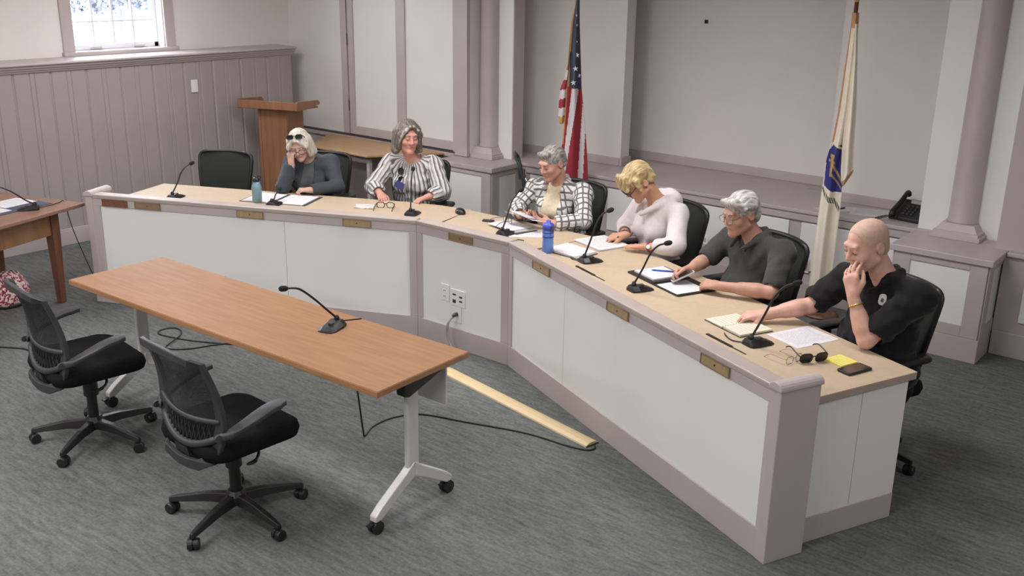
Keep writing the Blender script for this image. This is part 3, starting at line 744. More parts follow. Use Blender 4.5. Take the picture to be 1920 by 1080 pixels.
def wing_mic(label, w, s, d, hs, hd, hz, cable=None):
    dx, dy, dz = hs - s, hd - d, hz - WT
    neck = [(dx * 0.28, -0.025 + (dy + 0.025) * 0.25, dz * 0.45), (dx * 0.52, -0.025 + (dy + 0.025) * 0.5, dz * 0.78), (dx * 0.75, -0.025 + (dy + 0.025) * 0.75, dz * 0.94), (dx, dy, dz)]
    return microphone(label, wp(w, s, d, WT), WING[w][1], neck, cable)
wing_mic('gooseneck microphone beside the empty chair on the dais', 'L', 0.42, 0.40, 0.475, 0.57, 0.978)
wing_mic('low bent gooseneck microphone beside the teal bottle', 'L', 1.235, 0.42, 1.215, 0.56, 0.83)
wing_mic('upright gooseneck microphone before the person in stripes', 'L', 2.305, 0.46, 2.275, 0.58, 1.046)
wing_mic('gooseneck microphone on the middle section by the plaid shirt', 'M', 0.468, 0.36, 0.477, 0.51, 1.02, [(0.03, -0.03, 0.006), (0.10, -0.06, 0.004), (0.16, -0.05, 0.004), (0.20, -0.045, 0.004)])
wing_mic('gooseneck microphone between blue bottle and white hoodie', 'R', 0.33, 0.365, 0.40, 0.455, 1.07, [(-0.03, -0.04, 0.006), (-0.09, -0.06, 0.004), (-0.15, -0.03, 0.004), (-0.19, 0.02, 0.004)])
wing_mic('gooseneck microphone left of the black portfolio', 'R', 0.925, 0.33, 1.06, 0.41, 1.04)
wing_mic('gooseneck microphone beside the open notebook', 'R', 1.865, 0.38, 1.98, 0.487, 1.07, [(-0.03, -0.04, 0.006), (-0.08, -0.07, 0.004), (-0.14, -0.06, 0.004), (-0.18, -0.04, 0.004)])
microphone('gooseneck microphone standing on the front maple table', (-3.600, 3.055, WT), math.radians(-164), [(0.022, 0.03, 0.10), (0.055, 0.095, 0.175), (0.088, 0.16, 0.235), (0.118, 0.222, 0.250)], [(0.0, -0.05, 0.006), (0.01, -0.09, 0.003), (-0.03, -0.13, 0.003), (-0.06, -0.16, 0.003)])
microphone('gooseneck microphone on the wooden desk at the left edge', (-7.06, 3.235, WT), math.radians(148), [(0.0, 0.03, 0.07), (-0.03, 0.12, 0.15), (-0.06, 0.22, 0.205), (-0.08, 0.30, 0.22)], [(0.03, -0.045, 0.006), (0.10, -0.12, 0.004), (0.17, -0.17, 0.004), (0.215, -0.20, -0.01), (0.23, -0.24, -0.25), (0.27, -0.36, -0.70)])

# cable slots let into the right wing worktop
for s0, s1, lab in ((0.38, 0.70, 'thin black cable slot in the desk beside the blue bottle'), (1.655, 1.95, 'thin black cable slot in the desk below the open notebook')):
    o = at_wing('cable_slot', lab, 'slot', 'R', (s0 + s1) / 2, 0.255, WT, 0, 'cable slots in the right wing'); L = (s1 - s0) / 2
    obj('slot_cover', MB().box(-L, L * 0.3, -0.008, 0.008, 0.0, 0.005), M['black'], o, bevel=0.001)
    obj('slot_gap', MB().box(L * 0.3, L, -0.004, 0.004, 0.0, 0.002), M['black'], o)

# --- printed paper
def printed(name, rows, col=0.35, tint=(216, 214, 217), ink=(150, 148, 152)):
    m = bpy.data.materials.new(name); m.use_nodes = True; nt = m.node_tree; b = nt.nodes['Principled BSDF']
    b.inputs['Roughness'].default_value = 0.75
    tc = nt.nodes.new('ShaderNodeTexCoord'); sx = nt.nodes.new('ShaderNodeSeparateXYZ'); nt.links.new(tc.outputs['Generated'], sx.inputs[0])
    def mth(op, a, b_=None):
        n = nt.nodes.new('ShaderNodeMath'); n.operation = op
        for i, q in enumerate((a, b_)):
            if q is None: continue
            if isinstance(q, (int, float)): n.inputs[i].default_value = q
            else: nt.links.new(q, n.inputs[i])
        return n.outputs[0]
    line = mth('GREATER_THAN', mth('FRACT', mth('MULTIPLY', sx.outputs['Y'], rows)), 1 - col)
    mp = nt.nodes.new('ShaderNodeMapping'); mp.inputs['Scale'].default_value = (30, rows, 1); nt.links.new(tc.outputs['Generated'], mp.inputs['Vector'])
    nz = nt.nodes.new('ShaderNodeTexNoise'); nz.inputs['Scale'].default_value = 1.0; nt.links.new(mp.outputs['Vector'], nz.inputs['Vector'])
    word = mth('GREATER_THAN', nz.outputs['Fac'], 0.45)
    mrg = mth('MULTIPLY', mth('GREATER_THAN', sx.outputs['X'], 0.1), mth('LESS_THAN', sx.outputs['X'], 0.88))
    mry = mth('MULTIPLY', mth('GREATER_THAN', sx.outputs['Y'], 0.1), mth('LESS_THAN', sx.outputs['Y'], 0.88))
    fac = mth('MULTIPLY', mth('MULTIPLY', line, word), mth('MULTIPLY', mrg, mry))
    mx = nt.nodes.new('ShaderNodeMix'); mx.data_type = 'RGBA'
    nt.links.new(fac, mx.inputs[0]); mx.inputs[6].default_value = lin(*tint); mx.inputs[7].default_value = lin(*ink)
    nt.links.new(mx.outputs[2], b.inputs['Base Color'])
    return m
M['print_a'] = printed('printed_sheet', 24, 0.35, ink=(172, 170, 174))
M['print_b'] = printed('printed_sheet_sparse', 16, 0.3, ink=(186, 184, 188))
M['note'] = printed('cream_note_page', 9, 0.22, (216, 209, 190), (184, 175, 164))
def sheet(label, w, s, d, sx_, sy_, rot, mat, h=0.0015, z=WT, name='paper_sheet', cat='paper', group='papers on the dais'):
    o = obj(name, MB().box(-sx_ / 2, sx_ / 2, -sy_ / 2, sy_ / 2, 0, h), mat)
    o.location = wp(w, s, d, z); o.rotation_euler = (0, 0, WING[w][1] + rot)
    return tag(o, label, cat, group)
# folder with two pages in front of the person in the slate cardigan
fo = at_wing('paper_folder', 'open dark folder with white pages before the person in the slate cardigan', 'folder', 'L', 1.20, 0.61)
obj('folder_cover', MB().box(-0.27, 0.27, -0.155, 0.155, 0, 0.003), M['dark'], fo)
obj('page', MB().box(-0.255, -0.02, -0.145, 0.145, 0.003, 0.006), M['print_b'], fo)
obj('page', MB().box(0.015, 0.245, -0.150, 0.14, 0.003, 0.008), M['print_b'], fo)
# papers by the plaid shirt
sheet('loose white sheet beneath the plaid sleeve and blue bottle', 'M', 0.565, 0.49, 0.20, 0.26, -0.9, M['print_a'])
tb = at_wing('paper_pile', 'small pile of grey booklets under the resting eyeglasses', 'papers', 'M', 0.40, 0.52)
M['booklet'] = material('grey_booklet', (176, 174, 172), 0.6, var=0.06)
for k, (dx, dy, r_) in enumerate([(0.03, 0.0, -0.25), (0.02, 0.01, -0.3), (-0.02, 0.0, -0.2)]):
    o = obj('booklet', MB().box(-0.13, 0.13, -0.09, 0.09, 0.007 * k, 0.007 * k + 0.006), [M['dark'], M['booklet'], M['print_b']][k], tb); o.location = (dx, dy, 0); o.rotation_euler = (0, 0, r_)
# stack between bottle and mic
st = at_wing('paper_pile', 'stack of white printed sheets beside the blue bottle', 'papers', 'R', 0.095, 0.385, WT, 0.25)
for k in range(4):
    o = obj('sheet', MB().box(-0.13, 0.13, -0.095, 0.095, 0.004 * k, 0.004 * k + 0.0035), [M['dark'], M['booklet'], M['paper'], M['print_b']][k], st); o.rotation_euler = (0, 0, [0.10, 0.04, 0.0, -0.03][k]); o.location = ((0.02, 0.01, 0, -0.005)[k], (-0.01, -0.005, 0, 0)[k], 0)
pp = at_wing('paper_pile', 'white printed pages under the hands of the person in the hoodie', 'papers', 'R', 0.01, 0.665, WT, 0.05)
for k in range(3):
    o = obj('sheet', MB().box(-0.145, 0.145, -0.12, 0.12, 0.004 * k, 0.004 * k + 0.0035), [M['booklet'], M['paper'], M['print_a']][k], pp); o.rotation_euler = (0, 0, [-0.05, 0.02, 0.0][k])
# portfolio of the man in the dark polo
fo = at_wing('portfolio', 'open black leather portfolio before the person in the dark grey polo', 'portfolio', 'R', 0.865, 0.60)
obj('cover', MB().prism(rrect(0.51, 0.27, 0.015, 3), 0, 0.008), M['black'], fo, bevel=0.002)
obj('spine', MB().box(-0.012, 0.012, -0.13, 0.13, 0.008, 0.012), M['black'], fo)
npd = obj('notepad', MB().box(-0.225, -0.03, -0.10, 0.105, 0.008, 0.016), M['paper'], fo)
obj('top_page', MB().box(-0.225, -0.03, -0.10, 0.105, 0.016, 0.0175), M['print_b'], npd)
obj('loose_page', MB().box(0.04, 0.235, -0.125, 0.08, 0.008, 0.0095), M['print_b'], fo)
M['blue'] = material('blue_plastic', (48, 84, 178), 0.35, var=0.05)
pn = at_wing('pen', 'blue pen lying on the notepad of the person in the dark grey polo', 'pen', 'R', 0.735, 0.64, WT + 0.0225, math.radians(50))
obj('pen_barrel', MB().tube([(-0.07, 0, 0), (-0.055, 0, 0), (0.065, 0, 0)], [0.0025, 0.005, 0.005], 8), M['blue'], pn, smooth=True)
obj('pen_clip', MB().box(0.02, 0.06, -0.001, 0.001, 0.004, 0.007), M['chrome'], pn)
# open notebook
nb = at_wing('notebook', 'open cream spiral notebook under the outstretched hand', 'notebook', 'R', 1.625, 0.475, WT, 0.0)
obj('cover', MB().box(-0.142, 0.142, -0.105, 0.105, 0, 0.004), M['dark'], nb, bevel=0.001)
obj('page_block', MB().box(-0.138, -0.006, -0.10, 0.10, 0.004, 0.009), M['note'], nb)
obj('page_block', MB().box(0.006, 0.138, -0.10, 0.10, 0.004, 0.014), M['note'], nb)
sp = MB()
for k in range(12):
    yy = -0.092 + k * 0.0167
    sp.tube([(0.008 * math.cos(a_), yy, 0.009 + 0.007 * math.sin(a_)) for a_ in [math.pi * j / 5 for j in range(6)]], 0.0012, 4)
obj('spiral', sp, M['chrome'], nb)
sheet('single printed letter beside the elbow of the person in black', 'R', 1.885, 0.665, 0.216, 0.275, 0.03, M['print_a'])
sn = at_wing('sticky_note_pad', 'yellow sticky note pad with handwriting', 'note pad', 'R', 2.207, 0.60, WT, 0.08)
M['yellow'] = printed('yellow_note', 6, 0.3, (228, 216, 110), (206, 192, 98))
obj('pad', MB().box(-0.052, 0.052, -0.056, 0.056, 0, 0.006), M['yellow'], sn)
obj('top_note', MB().box(-0.052, 0.052, -0.056, 0.056, 0.006, 0.0075), M['yellow'], sn)
M['screen'] = material('dark_phone_glass', (70, 62, 58), 0.06, var=0.05, spec=0.8)
def phone(label, w, s, d, rot, wd=0.078, ln=0.155):
    t = at_wing('phone', label, 'phone', w, s, d, WT, rot, 'phones on the dais')
    obj('case', MB().prism(rrect(wd, ln, 0.013, 4), 0, 0.011), M['black'], t, bevel=0.003)
    obj('screen', MB().prism(rrect(wd - 0.014, ln - 0.022, 0.008, 4), 0.011, 0.0115), M['screen'], t)
    return t
phone('black phone lying by the yellow sticky pad', 'R', 2.314, 0.58, 0.06)
phone('small black phone lying beside the computer mouse', 'M', 0.155, 0.555, math.radians(-68), 0.045, 0.085)
ms = at_wing('computer_mouse', 'black computer mouse on the middle of the dais', 'mouse', 'M', -0.15, 0.60, WT, math.radians(62))
rg = []
for q, zz in ((1.0, 0.0), (1.03, 0.008), (0.96, 0.020), (0.76, 0.031), (0.40, 0.037)):
    rg.append([(0.034 * q * math.cos(2 * math.pi * k / 18), 0.058 * q * math.sin(2 * math.pi * k / 18), zz) for k in range(18)])
obj('shell', MB().loft(rg), M['mic'], ms, smooth=True)
obj('wheel', MB().lathe([(0.003, -0.004), (0.008, -0.004), (0.008, 0.004), (0.003, 0.004)], 10, Matrix.Translation((0, 0.03, 0.027)) @ Matrix.Rotation(math.pi / 2, 4, 'Y')), M['dark'], ms)

# --- eyeglasses, used on tables and on faces
M['gl_black'] = material('black_spectacle_frame', (28, 26, 28), 0.35, var=0.05)
M['gl_brown'] = material('brown_spectacle_frame', (82, 66, 68), 0.35, var=0.1)
M['gl_wire'] = material('silver_wire', (150, 140, 126), 0.3, metal=0.8)
M['lens_dark'] = material('dark_lens', (30, 32, 32), 0.08, var=0.05, spec=0.7)
def clear_lens():
    m = material('clear_lens', (235, 238, 238), 0.03, alpha=0.10, spec=0.6); return m
M['lens_clear'] = clear_lens()
def glasses_parts(parent, frame, lens, rw=0.052, rh=0.038, rt=0.0022, Mx=Matrix.Identity(4), fold=0.0, tl=0.13):
    """front in local xz plane facing -y, temples run to +y"""
    for s in (-1, 1):
        cx = s * (rw / 2 + 0.009)
        ring = [(cx + p[0], 0.004 * abs(cx + p[0]) / 0.06, p[1]) for p in rrect(rw, rh, rh * 0.42, 5)]
        ring.append(ring[0]); ring.append(ring[1])
        obj('rim', MB().tube(ring, rt, 6, Mx), frame, parent, smooth=True)
        L_ = MB(); L_.loft([[(cx + p[0] * 0.95, 0.001 + 0.004 * abs(cx) / 0.06, p[1] * 0.95) for p in rrect(rw, rh, rh * 0.42, 5)], [(cx + p[0] * 0.95, 0.002 + 0.004 * abs(cx) / 0.06, p[1] * 0.95) for p in rrect(rw, rh, rh * 0.42, 5)]], Mx)
        obj('lens', L_, lens, parent)
        x1 = s * (rw + 0.011)
        pts = [(x1, 0.004, rh * 0.22), (x1 + s * 0.003, 0.03, rh * 0.22), (x1 + s * (0.002 - fold), tl * 0.72, rh * 0.18), (x1 - s * fold, tl, rh * 0.18 - 0.025)]
        obj('temple', MB().tube(curve_pts(pts, 4), rt, 6, Mx), frame, parent, smooth=True)
    obj('bridge', MB().tube([(-0.010, 0.0, rh * 0.15), (0, -0.002, rh * 0.24), (0.010, 0.0, rh * 0.15)], rt, 6, Mx), frame, parent, smooth=True)
gl = at_wing('eyeglasses', 'thick black-framed eyeglasses lying before the person in stripes', 'eyeglasses', 'L', 2.05, 0.60, WT + 0.022, math.radians(190))
glasses_parts(gl, M['gl_black'], M['lens_clear'], 0.056, 0.042, 0.0032, Matrix.Rotation(math.radians(-8), 4, 'X'))
gl = at_wing('eyeglasses', 'thin-rimmed eyeglasses resting on the grey booklets', 'eyeglasses', 'M', 0.33, 0.56, WT + 0.040, math.radians(160))
glasses_parts(gl, M['gl_brown'], M['lens_clear'], 0.050, 0.036, 0.002)
gl = at_wing('eyeglasses', 'wire-rimmed eyeglasses at the right end of the dais', 'eyeglasses', 'R', 2.125, 0.395, WT + 0.018, math.radians(100))
glasses_parts(gl, M['gl_wire'], M['lens_clear'], 0.046, 0.034, 0.0014)
gl = at_wing('sunglasses', 'black sunglasses standing open beside the yellow pad', 'sunglasses', 'R', 2.165, 0.475, WT + 0.024, math.radians(78))
glasses_parts(gl, M['gl_black'], M['lens_dark'], 0.060, 0.046, 0.003, Matrix.Rotation(math.radians(12), 4, 'X'))
# clear plastic sleeve
M['film'] = material('clear_film', (238, 236, 232), 0.15, alpha=0.55, var=0.05)
cl = at_wing('plastic_sleeve', 'crumpled clear plastic sleeve beside the black-framed eyeglasses', 'sleeve', 'L', 1.90, 0.575)
mb = MB(); rows = []
for j in range(8):
    rows.append([((i / 9 - 0.5) * 0.15 + 0.01 * math.sin(j), (j / 7 - 0.5) * 0.12, 0.003 + 0.009 * abs(math.sin(i * 1.3 + j * 0.9) * math.cos(j * 1.1 + i * 0.4))) for i in range(10)])
mb.loft(rows, cap=False, closed=False)
so = obj('film', mb, M['film'], cl); q = so.modifiers.new('thick', 'SOLIDIFY'); q.thickness = 0.0008
obj('crease', MB().tube([(-0.07, -0.05, 0.009), (0.0, -0.01, 0.012), (0.06, 0.05, 0.009)], 0.0012, 5), M['film'], cl)

# --- bottles
M['teal'] = material('teal_steel', (122, 152, 164), 0.4, metal=0.1, var=0.03)
bt = at_wing('water_bottle', 'teal steel water bottle with black spout cap', 'bottle', 'L', 1.075, 0.47)
obj('bottle_body', MB().lathe([(0.030, 0), (0.036, 0.004), (0.037, 0.11), (0.034, 0.128), (0.026, 0.140), (0.024, 0.160)], 24), M['teal'], bt, smooth=True)
cp = obj('cap', MB().lathe([(0.027, 0.160), (0.027, 0.176), (0.018, 0.186), (0.010, 0.190), (0.009, 0.205), (0.004, 0.208)], 18), M['black'], bt, smooth=True)
obj('carry_loop', MB().tube(curve_pts([(0.024, 0, 0.166), (0.036, 0, 0.182), (0.034, 0, 0.200), (0.014, 0, 0.196)], 5), 0.004, 6), M['black'], cp)
M['blue_clear'] = material('blue_clear_plastic', (112, 150, 232), 0.12, var=0.02, trans=0.30)
M['blue_cap'] = material('blue_cap', (66, 82, 184), 0.4, var=0.04)
M['blue_mark'] = material('dark_blue_marks', (38, 48, 110), 0.4, var=0.04)
bt = at_wing('water_bottle', 'blue translucent water bottle at the dais corner', 'bottle', 'R', 0.04, 0.245)
obj('bottle_body', MB().lathe([(0.032, 0), (0.037, 0.004), (0.036, 0.06), (0.034, 0.08), (0.036, 0.11), (0.036, 0.142), (0.030, 0.152)], 24), M['blue_clear'], bt, smooth=True)
obj('measure_band', MB().lathe([(0.0362, 0.100), (0.0368, 0.101), (0.0368, 0.106), (0.0362, 0.107)], 24), M['blue_mark'], bt)
obj('measure_band', MB().lathe([(0.0368, 0.130), (0.0372, 0.131), (0.0372, 0.134), (0.0368, 0.135)], 24), M['blue_mark'], bt)
cp = obj('cap', MB().lathe([(0.038, 0.150), (0.038, 0.176), (0.030, 0.188), (0.016, 0.193), (0.015, 0.206), (0.006, 0.209)], 20), M['blue_cap'], bt, smooth=True)
obj('carry_loop', MB().tube(curve_pts([(0.036, 0, 0.168), (0.056, 0, 0.180), (0.062, 0, 0.166), (0.056, 0, 0.146), (0.040, 0, 0.154)], 5), 0.004, 6), M['dark'], cp)

# --- floor cover strip and cables
M['cream'] = material('cream_cable_cover', (208, 186, 144), 0.45, var=0.04)
o = thing('cable_cover', 'cream half-round cable cover lying on the carpet', 'cable cover', (-3.36, 4.185, 0), math.atan2(-0.235, 1.27))
prof = [(-0.048, 0.0), (-0.045, 0.008), (-0.025, 0.018), (0, 0.021), (0.025, 0.018), (0.045, 0.008), (0.048, 0.0)]
obj('cover_strip', MB().loft([[(xx, a_, b_) for a_, b_ in prof] for xx in (-0.66, 0.66)]), M['cream'], o)
obj('cover_lip', MB().box(0.655, 0.664, -0.046, 0.046, 0.0, 0.006), M['dark'], o)
def cable(name, label, pts, r, mat, n=6):
    o = obj(name, MB().tube(curve_pts(pts, n), r, 6), mat, smooth=True); return tag(o, label, 'cable', 'cables on the floor')
R_ = 0.005
cable('black_cable', 'long black cable hanging from the front table across the carpet', [(-3.700, 3.14, 0.708), (-3.705, 3.20, 0.66), (-3.706, 3.255, 0.50), (-3.706, 3.29, 0.25), (-3.706, 3.315, 0.05), (-3.712, 3.335, R_), (-3.765, 3.45, R_), (-3.76, 3.6, R_), (-3.672, 3.732, R_), (-3.42, 3.82, R_), (-3.15, 3.914, R_), (-2.99, 3.949, R_), (-2.816, 3.963, R_), (-2.70, 3.99, R_), (-2.675, 4.03, R_), (-2.69, 4.06, R_)], R_, M['black'])
cable('black_cable', 'looped black cable on the carpet under the front table', [(-5.33, 3.72, R_), (-5.60, 3.57, R_), (-5.78, 3.50, R_), (-5.93, 3.47, R_), (-5.99, 3.52, R_), (-5.97, 3.60, R_), (-5.89, 3.61, R_), (-5.81, 3.56, R_), (-5.74, 3.47, R_ * 2.5), (-5.68, 3.36, R_), (-5.60, 3.38, R_), (-5.53, 3.46, R_), (-5.47, 3.60, R_), (-5.36, 3.76, R_), (-5.20, 3.80, R_)], R_, M['black'])
cable('black_cable', 'short black cable on the carpet at the left picture edge', [(-6.62, 2.56, R_), (-6.494, 2.644, R_), (-6.336, 2.735, R_), (-6.2, 2.73, R_)], R_, M['black'])
M['cord_grey'] = material('grey_power_cord', (150, 140, 138), 0.5, var=0.04)
o = thing('power_cord', 'grey power cord plugged into the outlet under the dais', 'cord', wp('M', 0.366, -0.01, 0.0))
obj('plug', MB().lathe([(0.013, 0), (0.013, 0.02), (0.006, 0.035)], 12, Matrix.Translation((0, -0.005, 0.247)) @ Matrix.Rotation(math.pi / 2, 4, 'X')), M['dark'], o)
obj('cord', MB().tube(curve_pts([(0, -0.03, 0.245), (-0.015, -0.06, 0.20), (-0.02, -0.07, 0.12), (0.03, -0.08, 0.04), (0.10, -0.10, 0.006), (0.14, -0.16, 0.006), (0.13, -0.24, 0.006), (0.08, -0.30, 0.006), (0.02, -0.33, 0.006)], 6), 0.005, 6), M['cord_grey'], o, smooth=True)
obj('cord_return', MB().tube(curve_pts([(0.005, -0.025, 0.24), (-0.035, -0.05, 0.19), (-0.035, -0.06, 0.11), (0.02, -0.07, 0.035), (0.09, -0.085, 0.008), (0.12, -0.14, 0.006)], 6), 0.004, 6), M['cord_grey'], o, smooth=True)

# --- things on the left wooden desk
M['desk_blue'] = material('slate_blue_folder', (70, 74, 96), 0.6, var=0.06)
dkp = lambda x, y_, z=0.742: (-6.99 + 0.314 * x + 0.949 * y_ , 3.60 - 0.949 * x + 0.314 * y_, z)
o = thing('paper_folder', 'open dark folder with white pages on the wooden desk', 'folder', dkp(0.40, -0.42), ua + math.radians(-6))
obj('folder_cover', MB().box(-0.30, 0.34, -0.17, 0.20, 0, 0.004), M['desk_blue'], o)
obj('page', MB().box(-0.28, -0.02, -0.16, 0.06, 0.004, 0.007), M['print_b'], o)
obj('page', MB().box(0.0, 0.33, -0.15, 0.15, 0.004, 0.007), M['print_b'], o)
# floral skirt of a mostly unseen seated person, shaped as a cloth bundle
M['floral'] = material('red_white_floral_cloth', (232, 214, 212), 0.85, rgb2=(150, 48, 62), vscale=55, detail=3)
M['floral'].node_tree.nodes['Color Ramp'].color_ramp.elements[0].position = 0.49
M['floral'].node_tree.nodes['Color Ramp'].color_ramp.elements[1].position = 0.53
fb = thing('skirt_bundle', 'red and white floral skirt of an unseen sitter at the wooden desk, shaped as a bundle', 'cloth', (-7.30, 3.10, 0), 0.3)
rg = []
for k in range(9):
    zz = 0.02 + 0.24 * k / 8; q = 0.78 * math.sqrt(max(0.03, 1 - ((zz - 0.10) / 0.165) ** 2))
    rg.append([(0.14 * q * (1 + 0.08 * math.sin(5 * a_ + k)) * math.cos(a_), 0.19 * q * (1 + 0.08 * math.sin(5 * a_ + k)) * math.sin(a_), zz) for a_ in [2 * math.pi * j / 28 for j in range(28)]])
obj('cloth_body', MB().loft(rg), M['floral'], fb, smooth=True)
obj('dark_base', MB().prism([(0.10 * math.cos(2 * math.pi * j / 20), 0.13 * math.sin(2 * math.pi * j / 20)) for j in range(20)], 0, 0.03), M['black'], fb, bevel=0.008)

# --- wall plates
sw = thing('switch_plate', 'small white switch plate on the boarded left wall', 'switch', (-8.56, 5.64, 1.30))
obj('plate', MB().box(0.0005, 0.009, -0.036, 0.036, -0.060, 0.060), M['ivory'], sw, bevel=0.003)
obj('rocker', MB().box(0.009, 0.012, -0.016, 0.016, -0.033, 0.033), M['ivory'], sw, bevel=0.001)
ow = thing('outlet_cover', 'white double outlet on the low wall behind the hoodie chair', 'outlet', (-3.776, 7.192, 0.302))
obj('plate', MB().box(-0.04, 0.04, -0.008, -0.0005, -0.062, 0.062), M['ivory'], ow, bevel=0.003)
for zz in (-0.026, 0.026):
    obj('socket', MB().box(-0.018, 0.018, -0.011, -0.008, zz - 0.017, zz + 0.017), M['booklet'], ow, bevel=0.003)
M['orange'] = material('orange_wood', (196, 132, 70), 0.5, var=0.1)
ob = thing('wall_plug', 'small orange plug on the low wall beside the white flag', 'plug', (-2.895, 7.192, 0.285))
obj('plug_body', MB().box(-0.022, 0.022, -0.035, -0.001, -0.02, 0.045), M['orange'], ob, bevel=0.006)
obj('plug_cover', MB().box(-0.035, 0.035, -0.006, -0.0005, -0.06, 0.055), M['ivory'], ob, bevel=0.003)

# --- ledge: telephone and papers
ph = thing('desk_phone', 'black desk telephone on the ledge beside the right column', 'telephone', (-2.235, 7.43, 0.718), math.radians(-8))
mb = MB(); mb.loft([[(-0.05, -0.10, 0.0), (0.13, -0.10, 0.0), (0.13, -0.10, 0.03), (-0.05, -0.10, 0.03)], [(-0.05, 0.11, 0.0), (0.13, 0.11, 0.0), (0.13, 0.11, 0.13), (-0.05, 0.11, 0.13)]])
obj('phone_body', mb, M['black'], ph, bevel=0.008)
obj('handset', MB().tube(curve_pts([(-0.085, -0.12, 0.035), (-0.085, -0.095, 0.07), (-0.085, 0.0, 0.115), (-0.085, 0.095, 0.17), (-0.085, 0.12, 0.15)], 5), [0.022] * 5 + [0.018] * 11 + [0.022] * 5, 8), M['black'], ph, smooth=True)
obj('cradle', MB().loft([[(-0.115, -0.10, 0.0), (-0.05, -0.10, 0.0), (-0.05, -0.10, 0.03), (-0.115, -0.10, 0.03)], [(-0.115, 0.11, 0.0), (-0.05, 0.11, 0.0), (-0.05, 0.11, 0.125), (-0.115, 0.11, 0.125)]]), M['black'], ph, bevel=0.006)
kb = MB()
for i in range(3):
    for j in range(4):
        y_ = -0.07 + j * 0.028; z_ = 0.032 + 0.1 * (y_ + 0.10) / 0.21
        kb.box(-0.03 + i * 0.03, -0.012 + i * 0.03, y_, y_ + 0.016, z_, z_ + 0.012)
obj('keypad', kb, M['dark'], ph)
obj('display', MB().box(-0.03, 0.11, 0.06, 0.09, 0.105, 0.128), M['booklet'], ph)
hp = []
for k in range(90):
    u = k / 89; a_ = u * 2 * math.pi * 16
    base = Vector((-0.085 - 0.03 * math.sin(u * 3.1), -0.11 - 0.19 * min(1, u * 1.6), 0.03 if u < 0.62 else 0.03 - (u - 0.62) * 0.33))
    hp.append(base + Vector((0.009 * math.cos(a_), 0, 0.009 * math.sin(a_) + 0.0)))
obj('coiled_cord', MB().tube(hp, 0.0028, 5), M['black'], ph, smooth=True)
o = tag(obj('paper_sheet', MB().box(-0.15, 0.15, -0.12, 0.12, 0, 0.003), M['print_a'], loc=(-2.52, 7.44, 0.718), rotz=0.25), 'printed form lying on the ledge left of the telephone', 'paper')
o = tag(obj('paper_sheet', MB().box(-0.07, 0.07, -0.15, 0.15, 0, 0.002), M['paper'], loc=(-2.76, 7.36, 0.718), rotz=-0.75), 'white sheet on the ledge beside the flag with a pen on it', 'paper')
o = thing('pen', 'black pen lying across the sheet on the ledge', 'pen', (-2.75, 7.36, 0.726), math.radians(70))
obj('pen_barrel', MB().tube([(-0.10, 0, 0), (-0.08, 0, 0), (0.07, 0, 0)], [0.002, 0.005, 0.006], 8), M['black'], o, smooth=True)
obj('pen_clip', MB().box(0.02, 0.06, -0.001, 0.001, 0.005, 0.008), M['chrome'], o)
o = tag(obj('paper_sheet', MB().box(-0.10, 0.10, -0.05, 0.05, 0, 0.002), M['film'], loc=(-3.15, 7.92, 0.718), rotz=-0.2), 'clear film sheet at the back of the alcove ledge', 'paper')
